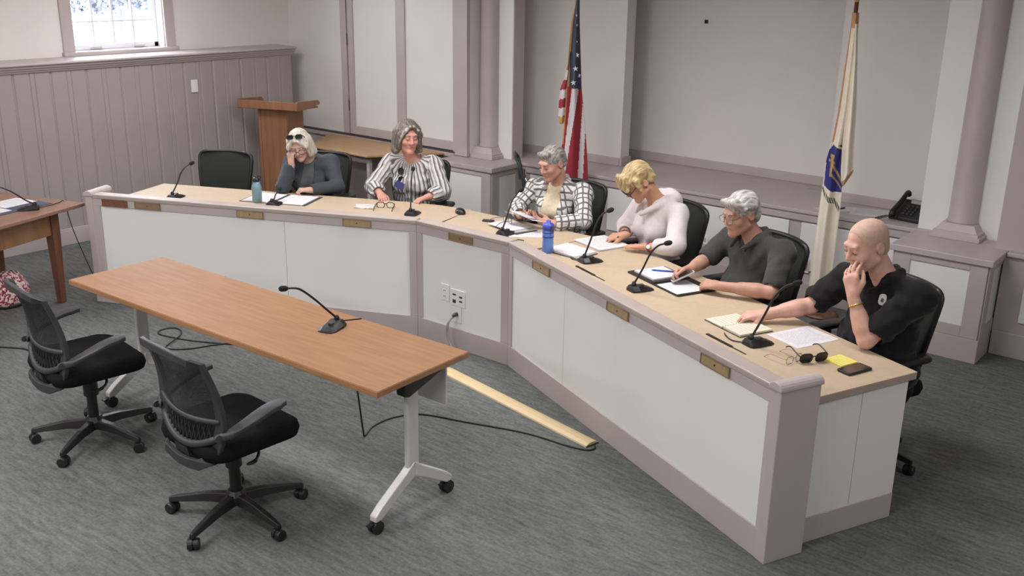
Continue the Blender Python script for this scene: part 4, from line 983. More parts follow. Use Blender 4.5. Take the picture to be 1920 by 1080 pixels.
# ================================================================== people: signed-distance bodies meshed with surface nets
class Field:
    def __init__(self, lo, hi, h):
        self.h = h; self.lo = np.array(lo, np.float32)
        n = np.ceil((np.array(hi) - self.lo) / h).astype(int) + 1
        self.x = [(self.lo[i] + h * np.arange(n[i], dtype=np.float32)) for i in range(3)]
        self.F = np.full(n, 1.0, np.float32)
    def block(self, lo, hi):
        sl = []
        for i in range(3):
            a = max(0, int(math.floor((lo[i] - self.lo[i]) / self.h))); b = min(self.F.shape[i], int(math.ceil((hi[i] - self.lo[i]) / self.h)) + 1)
            if b <= a: return None
            sl.append(slice(a, b))
        sl = tuple(sl)
        return sl, self.x[0][sl[0]][:, None, None], self.x[1][sl[1]][None, :, None], self.x[2][sl[2]][None, None, :]
    def _mix(self, sl, d, k, op):
        f = self.F[sl]
        if op == 'sub': d = -d
        if op == 'add':
            if k > 0:
                q = np.clip(0.5 + 0.5 * (f - d) / k, 0, 1); self.F[sl] = f * (1 - q) + d * q - k * q * (1 - q)
            else: self.F[sl] = np.minimum(f, d)
        else:
            if k > 0:
                q = np.clip(0.5 - 0.5 * (f - d) / k, 0, 1); self.F[sl] = f * (1 - q) + d * q + k * q * (1 - q)
            else: self.F[sl] = np.maximum(f, d)
    def cone(self, a, b, ra, rb, k=0.0, op='add'):
        a = np.array(a, np.float32); b = np.array(b, np.float32); r = max(ra, rb) + k + 2 * self.h
        B = self.block(np.minimum(a, b) - r, np.maximum(a, b) + r)
        if B is None: return
        sl, X, Y, Z = B; ab = b - a; L2 = float(ab @ ab) + 1e-9
        t = np.clip(((X - a[0]) * ab[0] + (Y - a[1]) * ab[1] + (Z - a[2]) * ab[2]) / L2, 0, 1)
        d = np.sqrt((X - a[0] - ab[0] * t) ** 2 + (Y - a[1] - ab[1] * t) ** 2 + (Z - a[2] - ab[2] * t) ** 2) - (ra + (rb - ra) * t)
        self._mix(sl, d, k, op)
    def ell(self, c, r, k=0.0, op='add', R=None):
        c = np.array(c, np.float32); m = max(r) + k + 2 * self.h
        B = self.block(c - m, c + m)
        if B is None: return
        sl, X, Y, Z = B; X = X - c[0]; Y = Y - c[1]; Z = Z - c[2]
        if R is not None:
            X, Y, Z = X * R[0][0] + Y * R[1][0] + Z * R[2][0], X * R[0][1] + Y * R[1][1] + Z * R[2][1], X * R[0][2] + Y * R[1][2] + Z * R[2][2]
        k0 = np.sqrt((X / r[0]) ** 2 + (Y / r[1]) ** 2 + (Z / r[2]) ** 2); k1 = np.sqrt((X / r[0] ** 2) ** 2 + (Y / r[1] ** 2) ** 2 + (Z / r[2] ** 2) ** 2)
        self._mix(sl, k0 * (k0 - 1) / np.maximum(k1, 1e-6), k, op)
    def half(self, p, n, k=0.0):
        """keep the side the normal points away from"""
        n = np.array(n, np.float32); n /= np.linalg.norm(n)
        d = (self.x[0][:, None, None] - p[0]) * n[0] + (self.x[1][None, :, None] - p[1]) * n[1] + (self.x[2][None, None, :] - p[2]) * n[2]
        self._mix((slice(None),) * 3, d, k, 'int')
    def where_sub(self, fn, lo, hi, k=0.0):
        B = self.block(lo, hi)
        if B is None: return
        sl, X, Y, Z = B
        self._mix(sl, fn(X, Y, Z), k, 'sub')
    def displace(self, fn):
        self.F += fn(self.x[0][:, None, None], self.x[1][None, :, None], self.x[2][None, None, :])
    def mesh(self, name, mats, parent, attr=None):
        F = self.F; S = F < 0
        c = [(i, j, k) for i in (0, 1) for j in (0, 1) for k in (0, 1)]
        n = np.array(F.shape) - 1
        sub = lambda A, o: A[o[0]:o[0] + n[0], o[1]:o[1] + n[1], o[2]:o[2] + n[2]]
        cnt = np.zeros(n, np.int8)
        for o in c: cnt += sub(S, o)
        mixed = (cnt > 0) & (cnt < 8)
        ids = np.full(n, -1, np.int64); I = np.argwhere(mixed); ids[mixed] = np.arange(len(I))
        acc = np.zeros((len(I), 3)); num = np.zeros(len(I))
        for a in range(8):
            for ax in range(3):
                o0 = c[a]
                if o0[ax] == 1: continue
                o1 = tuple(o0[q] + (1 if q == ax else 0) for q in range(3))
                f0 = F[I[:, 0] + o0[0], I[:, 1] + o0[1], I[:, 2] + o0[2]]; f1 = F[I[:, 0] + o1[0], I[:, 1] + o1[1], I[:, 2] + o1[2]]
                m = (f0 < 0) != (f1 < 0)
                t = np.where(m, f0 / np.where(m, f0 - f1, 1), 0)
                P = np.tile(np.array(o0, float), (len(I), 1)); P[:, ax] += t
                acc[m] += P[m]; num[m] += 1
        V = (acc / num[:, None] + I) * self.h + self.lo
        Q = []
        for ax in range(3):
            u, w = (ax + 1) % 3, (ax + 2) % 3
            s0 = [slice(None)] * 3; s1 = [slice(None)] * 3
            s0[ax] = slice(0, -1); s1[ax] = slice(1, None)
            for q in (u, w):
                s0[q] = slice(1, -1); s1[q] = slice(1, -1)
            a, b = S[tuple(s0)], S[tuple(s1)]
            E_ = np.argwhere(a != b)
            flip = a[tuple(E_.T)]
            base = E_.copy(); base[:, u] += 1; base[:, w] += 1
            def cell(du, dw):
                q = base.copy(); q[:, u] += du; q[:, w] += dw; return ids[q[:, 0], q[:, 1], q[:, 2]]
            quad = np.stack([cell(-1, -1), cell(0, -1), cell(0, 0), cell(-1, 0)], 1)
            quad[~flip] = quad[~flip][:, ::-1]
            Q.append(quad)
        Q = np.concatenate(Q)
        # one relaxation pass keeps the voxel steps out of the surface
        for _ in range(2):
            s_ = np.zeros_like(V); k_ = np.zeros(len(V))
            for i in range(4):
                np.add.at(s_, Q[:, i], V[Q[:, (i + 1) % 4]]); np.add.at(s_, Q[:, i], V[Q[:, (i + 3) % 4]]); np.add.at(k_, Q[:, i], 2)
            V = V * 0.45 + 0.55 * s_ / k_[:, None]
        me = bpy.data.meshes.new(name)
        me.vertices.add(len(V)); me.vertices.foreach_set('co', V.astype(np.float32).ravel())
        me.loops.add(len(Q) * 4); me.loops.foreach_set('vertex_index', Q.astype(np.int32).ravel())
        me.polygons.add(len(Q)); me.polygons.foreach_set('loop_start', (np.arange(len(Q)) * 4).astype(np.int32))
        me.polygons.foreach_set('loop_total', np.full(len(Q), 4, np.int32)) if False else None
        me.update(calc_edges=True); me.validate()
        me.polygons.foreach_set('use_smooth', [True] * len(me.polygons))
        mats = mats if isinstance(mats, (list, tuple)) else [mats]
        for m in mats: me.materials.append(m)
        if attr is not None:
            for an, fn in attr.items():
                at_ = me.attributes.new(an, 'FLOAT', 'POINT'); at_.data.foreach_set('value', fn(V).astype(np.float32))
        o = bpy.data.objects.new(name, me); COL.objects.link(o); o.parent = parent
        return o

def folds(seed, amp, n=6, wl=(0.05, 0.13), squash=(1, 1, 1)):
    rng = random.Random(seed); T = []
    for _ in range(n):
        v = Vector((rng.gauss(0, 1), rng.gauss(0, 1), rng.gauss(0, 1))).normalized() * (2 * math.pi / rng.uniform(*wl))
        T.append((v.x * squash[0], v.y * squash[1], v.z * squash[2], rng.uniform(0, 6)))
    def fn(X, Y, Z):
        r = 0
        for a, b, c_, p in T: r = r + np.sin(a * X + b * Y + c_ * Z + p + 1.2 * np.sin(0.6 * b * X - 0.5 * a * Z))
        return (r * amp / n).astype(np.float32)
    return fn

def hand(f, wrist, dirv, palm, side, curl=(0.3, 0.4, 0.3), thumb=0.5, sc=1.0, spread=0.06, each=None):
    """side = unit vector towards the thumb; palm = unit vector out of the palm"""
    W = Vector(wrist); D = Vector(dirv).normalized(); N = Vector(palm); N = (N - D * N.dot(D)).normalized()
    S_ = D.cross(N); S_ = S_ if S_.dot(Vector(side)) > 0 else -S_
    tips = []
    f.cone(W - D * 0.02 * sc, W + D * 0.02 * sc, 0.023 * sc, 0.022 * sc, 0.012)
    for i, (off, ln, rr) in enumerate(((0.029, 0.074, 0.0088), (0.0095, 0.082, 0.0092), (-0.0105, 0.076, 0.0088), (-0.029, 0.060, 0.0080))):
        kn = W + D * (0.088 - 0.006 * abs(i - 1)) * sc + S_ * off * sc
        f.cone(W + D * 0.02 * sc + S_ * off * 0.55 * sc, kn, 0.0135 * sc, 0.0115 * sc, 0.014)
        c_ = each[i] if each else curl
        a = 0; p = kn; base = (D + S_ * spread * (1.2 - i) * 0.8).normalized()
        for j, fr in enumerate((0.45, 0.31, 0.24)):
            a += c_[j]
            dv = base * math.cos(a) + N * math.sin(a)
            q = p + dv * ln * fr * sc
            f.cone(p, q, (rr - 0.0007 * j) * sc, (rr - 0.0007 * (j + 1)) * sc, 0.003)
            p = q
        tips.append(p)
    b = W + D * 0.022 * sc + S_ * 0.022 * sc + N * 0.004
    m_ = b + (D * 0.72 + S_ * (0.72 - 0.3 * thumb) + N * 0.45 * thumb).normalized() * 0.042 * sc
    e = m_ + (D * 0.9 + S_ * (0.35 - 0.6 * thumb) + N * 0.5 * thumb).normalized() * 0.030 * sc
    e2 = e + (D * 0.9 + S_ * (0.15 - 0.6 * thumb) + N * 0.6 * thumb).normalized() * 0.024 * sc
    f.cone(b, m_, 0.0155 * sc, 0.0125 * sc, 0.012); f.cone(m_, e, 0.0118 * sc, 0.0105 * sc, 0.004); f.cone(e, e2, 0.0104 * sc, 0.0085 * sc, 0.003)
    return tips

def skin_material(name, rgb):
    rgb = tuple(q * 0.93 for q in rgb)
    m = material(name, rgb, 0.5, var=0.07, vscale=26, bump=0.05, bscale=120, spec=0.35)
    b = m.node_tree.nodes['Principled BSDF']
    b.inputs['Subsurface Weight'].default_value = 0.12; b.inputs['Subsurface Radius'].default_value = (0.012, 0.005, 0.003); b.inputs['Subsurface Scale'].default_value = 1.0
    return m
def hair_material(name, c1, c2, stretch=(70, 70, 8)):
    return material(name, c1, 0.48, rgb2=c2, vscale=1.5, stretch=stretch, bump=0.25, bscale=2.5, spec=0.35, detail=3)
def cloth_material(name, rgb, var=0.06, rough=0.85):
    return material(name, rgb, rough, var=var, vscale=60, bump=0.12, bscale=180, spec=0.2, sheen=0.1)
def attr_pattern(name, kind):
    m = bpy.data.materials.new(name); m.use_nodes = True; nt = m.node_tree; b = nt.nodes['Principled BSDF']
    b.inputs['Roughness'].default_value = 0.85; b.inputs['Specular IOR Level'].default_value = 0.2
    def A(n_):
        q = nt.nodes.new('ShaderNodeAttribute'); q.attribute_name = n_; return q.outputs['Fac']
    def mth(op, a, b_=None, c_=None):
        n = nt.nodes.new('ShaderNodeMath'); n.operation = op
        for i, q in enumerate((a, b_, c_)):
            if q is None: continue
            if isinstance(q, (int, float)): n.inputs[i].default_value = q
            else: nt.links.new(q, n.inputs[i])
        return n.outputs[0]
    def band(v, period, width, soft):
        ph = mth('ABSOLUTE', mth('SUBTRACT', mth('FRACT', mth('DIVIDE', v, period)), 0.5))
        n = nt.nodes.new('ShaderNodeMapRange'); n.inputs['From Min'].default_value = width / 2 + soft; n.inputs['From Max'].default_value = width / 2
        nt.links.new(ph, n.inputs['Value']); return n.outputs[0]
    tc = nt.nodes.new('ShaderNodeTexCoord'); nz = nt.nodes.new('ShaderNodeTexNoise'); nz.inputs['Scale'].default_value = 14
    nt.links.new(tc.outputs['Object'], nz.inputs['Vector'])
    wob = mth('MULTIPLY', mth('SUBTRACT', nz.outputs['Fac'], 0.5), 0.02)
    u = mth('ADD', A('pu'), wob); v = mth('ADD', A('pv'), wob)
    if kind == 'stripe':
        fac = mth('MAXIMUM', mth('MULTIPLY', band(u, 0.034, 0.34, 0.05), 0.85), mth('MULTIPLY', band(mth('ADD', u, 0.011), 0.034, 0.08, 0.03), 0.45))
        lo, hi = (206, 203, 202), (72, 70, 76)
    else:
        fac = mth('MAXIMUM', mth('MULTIPLY', band(u, 0.046, 0.20, 0.07), 0.85), mth('MULTIPLY', band(v, 0.050, 0.20, 0.07), 0.85))
        lo, hi = (212, 210, 206), (58, 58, 60)
    mx = nt.nodes.new('ShaderNodeMix'); mx.data_type = 'RGBA'; nt.links.new(fac, mx.inputs[0])
    mx.inputs[6].default_value = lin(*lo); mx.inputs[7].default_value = lin(*hi)
    nt.links.new(mx.outputs[2], b.inputs['Base Color'])
    return m

def seg_attr(segs):
    """segs: (a, b, radius); returns u (around) and v (along) lookups for the nearest limb"""
    def both(V):
        best = np.full(len(V), 1e9); U = np.zeros(len(V)); W = np.zeros(len(V))
        for a, b, r in segs:
            a = np.array(a); b = np.array(b); ab = b - a; L = np.linalg.norm(ab); d = ab / L
            t = (V - a) @ d; tc = np.clip(t, 0, L); rel = V - a - tc[:, None] * d
            dist = np.linalg.norm(rel, axis=1) - r
            e1 = np.cross(d, [0, 1, 0]); e1 /= np.linalg.norm(e1); e2 = np.cross(d, e1)
            ang = np.arctan2(rel @ e1, -(rel @ e2))
            m = dist < best
            best[m] = dist[m]; U[m] = ang[m] * r; W[m] = t[m]
        return U, W
    return {'pu': lambda V: both(V)[0], 'pv': lambda V: both(V)[1]}

def head_matrix(c, yaw, pitch, roll):
    R = Matrix.Rotation(yaw, 3, 'Z') @ Matrix.Rotation(pitch, 3, 'X') @ Matrix.Rotation(roll, 3, 'Y')
    M4 = R.to_4x4(); M4.translation = Vector(c); return M4

def add_head(f, H, sc=1.0, jaw=1.0):
    R = [[H[i][j] for j in range(3)] for i in range(3)]
    P = lambda x, y, z: tuple(H @ Vector((x * sc, y * sc, z * sc)))
    E = lambda c, r, k, op='add': f.ell(P(*c), tuple(q * sc for q in r), k, op, R)
    Cn = lambda a, b, ra, rb, k, op='add': f.cone(P(*a), P(*b), ra * sc, rb * sc, k, op)
    E((0, 0.012, 0.034), (0.075, 0.096, 0.084), 0.0)
    E((0, -0.028, -0.028), (0.063 * jaw, 0.066, 0.084), 0.02)
    for s in (-1, 1):
        Cn((s * 0.054 * jaw, -0.002, -0.055), (s * 0.012, -0.074, -0.097), 0.020, 0.018, 0.02)
        E((s * 0.037 * jaw, -0.064, -0.022), (0.026, 0.028, 0.026), 0.015)
    Cn((0, -0.078, -0.098), (0, -0.080, -0.094), 0.018, 0.018, 0.015)
    Cn((-0.034, -0.083, 0.033), (0.034, -0.083, 0.033), 0.013, 0.013, 0.014)
    for s in (-1, 1):
        E((s * 0.031, -0.104, 0.012), (0.018, 0.016, 0.013), 0.010, 'sub')
        E((s * 0.031, -0.0815, 0.010), (0.0155, 0.0125, 0.0125), 0.003)
    Cn((0, -0.091, 0.018), (0, -0.110, -0.022), 0.0085, 0.0125, 0.010)
    for s in (-1, 1): E((s * 0.0125, -0.099, -0.026), (0.0085, 0.011, 0.0085), 0.006)
    Cn((-0.016, -0.088, -0.053), (0.016, -0.088, -0.053), 0.0075, 0.0075, 0.008)
    Cn((-0.013, -0.087, -0.063), (0.013, -0.087, -0.063), 0.0080, 0.0080, 0.006)
    for s in (-1, 1):
        E((s * 0.077, 0.014, -0.004), (0.009, 0.021, 0.031), 0.006)
        E((s * 0.084, 0.010, -0.002), (0.006, 0.012, 0.018), 0.004, 'sub')
    return P, E, Cn

M['lip'] = material('lip_skin', (176, 104, 96), 0.45, var=0.05)
M['lash'] = material('dark_lash', (62, 46, 40), 0.6, var=0.05)
def face_bits(t, H, sc, brow_mat, lip=None):
    up = lambda pts: [H @ Vector((x * sc, y * sc, z * sc)) for x, y, z in pts]
    for s in (-1, 1):
        obj('eyelash', MB().tube(up([(s * 0.018, -0.0925, 0.006), (s * 0.025, -0.0955, 0.0025), (s * 0.033, -0.0955, 0.002), (s * 0.042, -0.0905, 0.005)]), 0.0019 * sc, 5), M['lash'], t)
        obj('eyebrow', MB().tube(up([(s * 0.014, -0.0955, 0.032), (s * 0.028, -0.0965, 0.037), (s * 0.046, -0.086, 0.034)]), [0.0028 * sc, 0.0032 * sc, 0.0018 * sc], 6), brow_mat, t)
    mb = MB(); mb.tube(up([(-0.021, -0.090, -0.058), (-0.010, -0.0955, -0.0560), (0, -0.0968, -0.0575), (0.010, -0.0955, -0.0560), (0.021, -0.090, -0.058)]), [0.001, 0.0038, 0.0040, 0.0038, 0.001], 6)
    obj('lips', mb, lip or M['lip'], t, smooth=True)

def person(key, label, w, s0, d0, J, head, skin, seed, sex='f', sc=1.0, hs=1.0, hands=None, bulk=1.0, belly=0.0, voxel=0.006):
    (ax, ay), a, L = WING[w]
    t = thing('person', label, 'person', wp(w, s0, d0), a)
    L_ = lambda p: np.array([p[0] - s0, p[1] - d0, p[2]])
    J = {k: L_(v) for k, v in J.items()}
    hc = L_(head[0]); H = head_matrix(hc, *[math.radians(q) for q in head[1:]])
    pel = np.array([0, 0.0, 0.57]); neck = J['neck']
    chest = neck + np.array([0, 0.035, -0.17]); midp = (pel + chest) / 2 + np.array([0, 0.0, 0.01])
    knees = [np.array([sx * 0.12, -0.43, 0.50]) for sx in (-1, 1)]; ank = [np.array([sx * 0.13, -0.36, 0.09]) for sx in (-1, 1)]
    hips = [np.array([sx * 0.09, -0.02, 0.54]) for sx in (-1, 1)]
    def torso(f, g, k=0.04, lo=0.46):
        B_ = bulk
        f.ell(pel, (0.175 * B_ + g, 0.130 * B_ + g, 0.12 + g), k)
        f.ell(midp, (0.150 * B_ + g, 0.112 * B_ + g, 0.16 + g), k)
        f.ell(chest, (0.160 * B_ + g, 0.105 * B_ + g, 0.15 + g), k)
        if belly: f.ell(midp + np.array([0, -0.05 - belly * 0.4, -0.03]), (0.145 * B_ + g, 0.10 + belly + g, 0.14 + g), k)
        if sex == 'f':
            for sx in (-1, 1): f.ell(chest + np.array([sx * 0.065, -0.075, -0.035]), (0.068 + g, 0.060 + g, 0.070 + g), 0.03)
        for s_ in ('R', 'L'):
            f.cone(neck + np.array([0, 0.02, -0.045]), J['sh' + s_] + np.array([0, 0, -0.012]), 0.060 + g, 0.052 * sc + g, k)
            f.cone(chest + np.array([0, 0, 0.02]), J['sh' + s_] + np.array([0, 0, -0.03]), 0.08 + g, 0.05 + g, k)
    pts = list(J.values()) + knees + ank + [pel, hc]
    lo = np.min(pts, 0) - 0.17; hi = np.max(pts, 0) + 0.17; lo[2] = -0.02
    f = Field(lo, hi, voxel)
    torso(f, -0.004)
    for i in (0, 1):
        f.cone(hips[i], knees[i], 0.082, 0.056, 0.03); f.cone(knees[i], ank[i], 0.052, 0.036, 0.015)
        f.cone(ank[i] + np.array([0, 0.02, -0.04]), ank[i] + np.array([0, -0.14, -0.055]), 0.036, 0.028, 0.01)
    ua, fa = 0.046 * sc, 0.038 * sc
    for s_ in ('R', 'L'):
        f.cone(J['sh' + s_], J['el' + s_], ua * 1.05, fa, 0.03)
        f.cone(J['el' + s_], J['wr' + s_], fa * 1.02, 0.0255 * sc, 0.012)
        f.cone(J['el' + s_] * 0.72 + J['wr' + s_] * 0.28, J['el' + s_] * 0.45 + J['wr' + s_] * 0.55, fa * 1.05, fa * 0.86, 0.02)
    hb = np.array(H @ Vector((0, 0.03, -0.07)))
    f.cone(neck + np.array([0, 0.02, -0.04]), hb, 0.058 * sc, 0.050 * sc, 0.025)
    add_head(f, H, hs, 1.0 if sex == 'f' else 1.08)
    tips = {}
    for s_ in ('R', 'L'):
        hd = hands[s_]
        tips[s_] = hand(f, J['wr' + s_], hd['dir'], hd['palm'], hd['side'], hd.get('curl', (0.3, 0.4, 0.3)), hd.get('thumb', 0.4), 1.0 * sc * hd.get('sc', 1.0), hd.get('spread', 0.05), hd.get('each'))
    body = f.mesh('body', skin, t)
    # trousers and shoes
    f = Field(np.array([-0.32, -0.66, 0.0]), np.array([0.32, 0.26, 0.75]), 0.010)
    f.ell(pel + np.array([0, 0.0, -0.02]), (0.182 * bulk, 0.136 * bulk, 0.115), 0.03)
    for i in (0, 1):
        f.cone(hips[i], knees[i], 0.092, 0.068, 0.035); f.cone(knees[i], ank[i] + np.array([0, 0, 0.0]), 0.064, 0.055, 0.02)
    f.displace(folds(seed + 3, 0.006)); f.half((0, 0, 0.07), (0, 0, -1)); f.half((0, 0, 0.64), (0, 0, 1))
    f.mesh('trousers', M['trouser'], t)
    for i in (0, 1):
        f = Field(ank[i] - np.array([0.08, 0.27, 0.10]), ank[i] + np.array([0.08, 0.12, 0.08]), 0.008)
        f.cone(ank[i] + np.array([0, 0.03, -0.042]), ank[i] + np.array([0, -0.16, -0.052]), 0.046, 0.038, 0.0); f.cone(ank[i] + np.array([0, 0, -0.05]), ank[i] + np.array([0, 0.01, 0.03]), 0.046, 0.044, 0.02)
        f.half((0, 0, 0.002), (0, 0, -1)); f.mesh('shoe', M['black'], t)
    return dict(t=t, J=J, H=H, hc=hc, torso=torso, neck=neck, chest=chest, midp=midp, pel=pel, lo=lo, hi=hi, tips=tips, L=L_, sc=sc, ua=ua, fa=fa)
M['trouser'] = cloth_material('dark_trousers', (44, 46, 54))

def garment(p, name, mat, g, sleeves, neckcut, seed, amp=0.008, bottom=0.47, front=None, attr=None, extra=None, voxel=0.006, wl=(0.05, 0.13)):
    """sleeves: fraction along shoulder-elbow (0..1) or elbow-wrist (1..2); neckcut: list of (centre offset from neck, radii)"""
    J = p['J']
    f = Field(np.array([p['lo'][0], p['lo'][1], 0.42]), np.array([p['hi'][0], p['hi'][1], p['neck'][2] + 0.16]), voxel)
    p['torso'](f, g)
    flare = 0.0
    for s_ in ('R', 'L'):
        sl = sleeves
        if isinstance(sl, dict): sl = sl[s_]
        sl, loose = sl
        if sl <= 0: continue
        e = J['sh' + s_] + (J['el' + s_] - J['sh' + s_]) * min(1, sl)
        r0 = p['ua'] * 1.05 + g + 0.006; r1 = p['fa'] + g + loose
        f.cone(J['sh' + s_], e, r0, r0 + (r1 - r0) * min(1, sl), 0.03)
        if sl > 1:
            w_ = J['el' + s_] + (J['wr' + s_] - J['el' + s_]) * (sl - 1)
            f.cone(J['el' + s_], w_, r1, (0.030 * p['sc'] + g + loose * 0.8), 0.015)
        end = e if sl <= 1 else w_
        prev = J['sh' + s_] if sl <= 1 else J['el' + s_]
        dv = (end - prev) / np.linalg.norm(end - prev)
        # trim the rounded sleeve end square
        c = end + dv * 0.05
        f.ell(c, (0.052, 0.052, 0.052), 0.0, 'sub') if sl <= 1 else f.ell(end + dv * 0.038, (0.042, 0.042, 0.042), 0.0, 'sub')
    if extra: extra(f, p)
    f.displace(folds(seed, amp, wl=wl))
    for off, r in neckcut: f.ell(p['neck'] + np.array(off), r, 0.004, 'sub')
    if front: f.where_sub(lambda X, Y, Z: front(X - p['chest'][0], Y - p['chest'][1], Z - p['chest'][2]), p['lo'], p['hi'] + 0.1)
    f.half((0, 0, bottom), (0, 0, -1))
    return f.mesh(name, mat, p['t'], attr)

def hair(p, name, mat, build, disp=None, hs=1.0, h=0.005, ext=(0.17, 0.17, 0.22)):
    H = p['H']; c = p['hc']
    f = Field(c - np.array(ext), c + np.array([ext[0], ext[1], 0.17]), h)
    R = [[H[i][j] for j in range(3)] for i in range(3)]
    E = lambda q, r, k=0.01, op='add': f.ell(tuple(H @ (Vector(q) * hs)), tuple(v * hs for v in r), k, op, R)
    Cn = lambda a, b, ra, rb, k=0.01, op='add': f.cone(tuple(H @ (Vector(a) * hs)), tuple(H @ (Vector(b) * hs)), ra * hs, rb * hs, k, op)
    build(E, Cn, f, H)
    if disp:
        Hi = H.inverted()
        def fn(X, Y, Z):
            x = Hi[0][0] * X + Hi[0][1] * Y + Hi[0][2] * Z + Hi[0][3]; y = Hi[1][0] * X + Hi[1][1] * Y + Hi[1][2] * Z + Hi[1][3]; z = Hi[2][0] * X + Hi[2][1] * Y + Hi[2][2] * Z + Hi[2][3]
            return disp(x, y, z).astype(np.float32)
        f.displace(fn)
    o = f.mesh(name, mat, p['t'])
    return o
def head_glasses(p, frame, lens, hs=1.0, off=(0, -0.106, 0.006), rot=0.0, **kw):
    Mx = p['H'] @ Matrix.Translation(Vector(off) * hs) @ Matrix.Rotation(rot, 4, 'X')
    g = bpy.data.objects.new('glasses', None); COL.objects.link(g); g.parent = p['t']
    glasses_parts(g, frame, lens, Mx=Mx, **kw)
# ------------------------------------------------------------------ the six seated people
def front_y(o, x, z, tol=0.012):
    V = np.empty(len(o.data.vertices) * 3, np.float32); o.data.vertices.foreach_get('co', V); V = V.reshape(-1, 3)
    m = (np.abs(V[:, 0] - x) < tol) & (np.abs(V[:, 2] - z) < tol)
    return float(V[m, 1].min()) if m.any() else -0.12
AZ = lambda x, y: np.arctan2(x, -y)

# 1: slate cardigan, head resting on the right fist
p1 = person('p1', 'person in a slate cardigan resting the head on one fist', 'L', 1.21, 1.20,
    dict(neck=(1.235, 1.06, 0.985), shR=(1.075, 1.06, 0.945), shL=(1.395, 1.09, 0.955), elR=(1.115, 0.81, 0.790), wrR=(1.180, 0.845, 0.970), elL=(1.50, 0.97, 0.790), wrL=(1.350, 0.80, 0.785)),
    ((1.212, 0.935, 1.108), 14, 24, -7), skin_material('skin_1', (214, 172, 156)), 11, 'f', 0.92, 0.94,
    dict(R=dict(dir=(-0.10, 0.03, 1.0), palm=(0.35, 0.9, 0.0), side=(-1, 0, 0), curl=(1.35, 1.5, 0.9), thumb=0.9), L=dict(dir=(-0.85, -0.45, 0.05), palm=(0.1, 0.2, -1), side=(-0.3, 0.8, 0.3), curl=(0.9, 1.2, 0.7), thumb=0.7)))
M['slate'] = cloth_material('slate_knit', (66, 71, 77)); M['grey_green'] = cloth_material('grey_green_top', (88, 93, 92))
garment(p1, 'inner_top', M['grey_green'], 0.001, (0.0, 0.0), [((0, -0.06, 0.06), (0.085, 0.09, 0.07))], 21, 0.003)
garment(p1, 'cardigan', M['slate'], 0.012, (1.90, 0.007), [((0, -0.05, 0.07), (0.090, 0.10, 0.075))], 22, 0.008,
        front=lambda X, Y, Z: np.maximum(np.abs(X - 0.01) - (0.055 + 0.02 * np.clip(-Z / 0.2, -0.5, 1)), Y + 0.02))
M['hair_white'] = hair_material('white_hair', (168, 160, 144), (212, 206, 196))
def b1(E, Cn, f, H):
    E((0, 0.016, 0.042), (0.086, 0.106, 0.090), 0)
    for s in (-1, 1):
        Cn((s * 0.070, -0.015, 0.05), (s * 0.086, -0.01, -0.085), 0.030, 0.030, 0.02); Cn((s * 0.072, 0.03, 0.03), (s * 0.088, 0.035, -0.10), 0.036, 0.034, 0.02)
        Cn((s * 0.012, -0.085, 0.085), (s * 0.074, -0.062, 0.02), 0.018, 0.022, 0.015); Cn((s * 0.074, -0.062, 0.02), (s * 0.080, -0.040, -0.08), 0.020, 0.018, 0.015)
    E((0, 0.06, -0.03), (0.085, 0.062, 0.095), 0.03)
    E((0, -0.094, -0.045), (0.053, 0.06, 0.083), 0.008, 'sub')
    E((-0.004, -0.11, 0.030), (0.044, 0.05, 0.058), 0.008, 'sub')
hair(p1, 'hair', M['hair_white'], b1, lambda x, y, z: 0.0013 * np.sin(52 * AZ(x, y) + 9 * z) + 0.0016 * np.sin(17 * AZ(x, y) - 14 * z), 0.94, 0.004)
face_bits(p1['t'], p1['H'], 0.94, M['hair_white'])
head_glasses(p1, M['gl_brown'], M['lens_clear'], 0.94, (0, -0.112, -0.006), 0.15, rw=0.048, rh=0.040, rt=0.002)
def top_sunglasses(p, hs):
    Mx = p['H'] @ Matrix.Translation(Vector((0, -0.072, 0.122)) * hs) @ Matrix.Rotation(math.radians(-48), 4, 'X')
    g = bpy.data.objects.new('sunglasses', None); COL.objects.link(g); g.parent = p['t']
    glasses_parts(g, M['gl_black'], M['lens_dark'], 0.052, 0.034, 0.0028, Mx, tl=0.12)
top_sunglasses(p1, 0.94)

# 2: striped blouse, looking to the right
p2 = person('p2', 'person in a grey and white striped blouse looking aside', 'L', 2.06, 1.20,
    dict(neck=(2.080, 1.10, 1.035), shR=(1.895, 1.12, 0.985), shL=(2.255, 1.11, 0.995), elR=(1.790, 1.02, 0.800), wrR=(1.890, 0.885, 0.780), elL=(2.355, 1.00, 0.805), wrL=(2.285, 0.880, 0.780)),
    ((2.085, 1.00, 1.208), 38, 8, 2), skin_material('skin_2', (214, 158, 142)), 12, 'f', 0.97, 1.0,
    dict(R=dict(dir=(0.5, -0.7, -0.15), palm=(0, -0.1, -1), side=(1, 0, 0), curl=(0.4, 0.5, 0.3)), L=dict(dir=(-0.6, -0.6, -0.15), palm=(0, -0.1, -1), side=(-1, 0, 0), curl=(0.4, 0.5, 0.3))), bulk=1.05)
J = p2['J']
segs2 = [(p2['pel'], p2['neck'], 0.17), (J['shR'], J['elR'], 0.07), (J['elR'], J['wrR'], 0.06), (J['shL'], J['elL'], 0.07), (J['elL'], J['wrL'], 0.06)]
M['stripe'] = attr_pattern('grey_white_stripes', 'stripe')
bl = garment(p2, 'blouse', M['stripe'], 0.011, (1.62, 0.022), [((0.01, -0.085, 0.035), (0.105, 0.12, 0.075)), ((0, 0, 0.10), (0.095, 0.095, 0.10))], 31, 0.010, attr=seg_attr(segs2))
M['hair_grey'] = hair_material('grey_brown_hair', (72, 64, 60), (132, 124, 117))
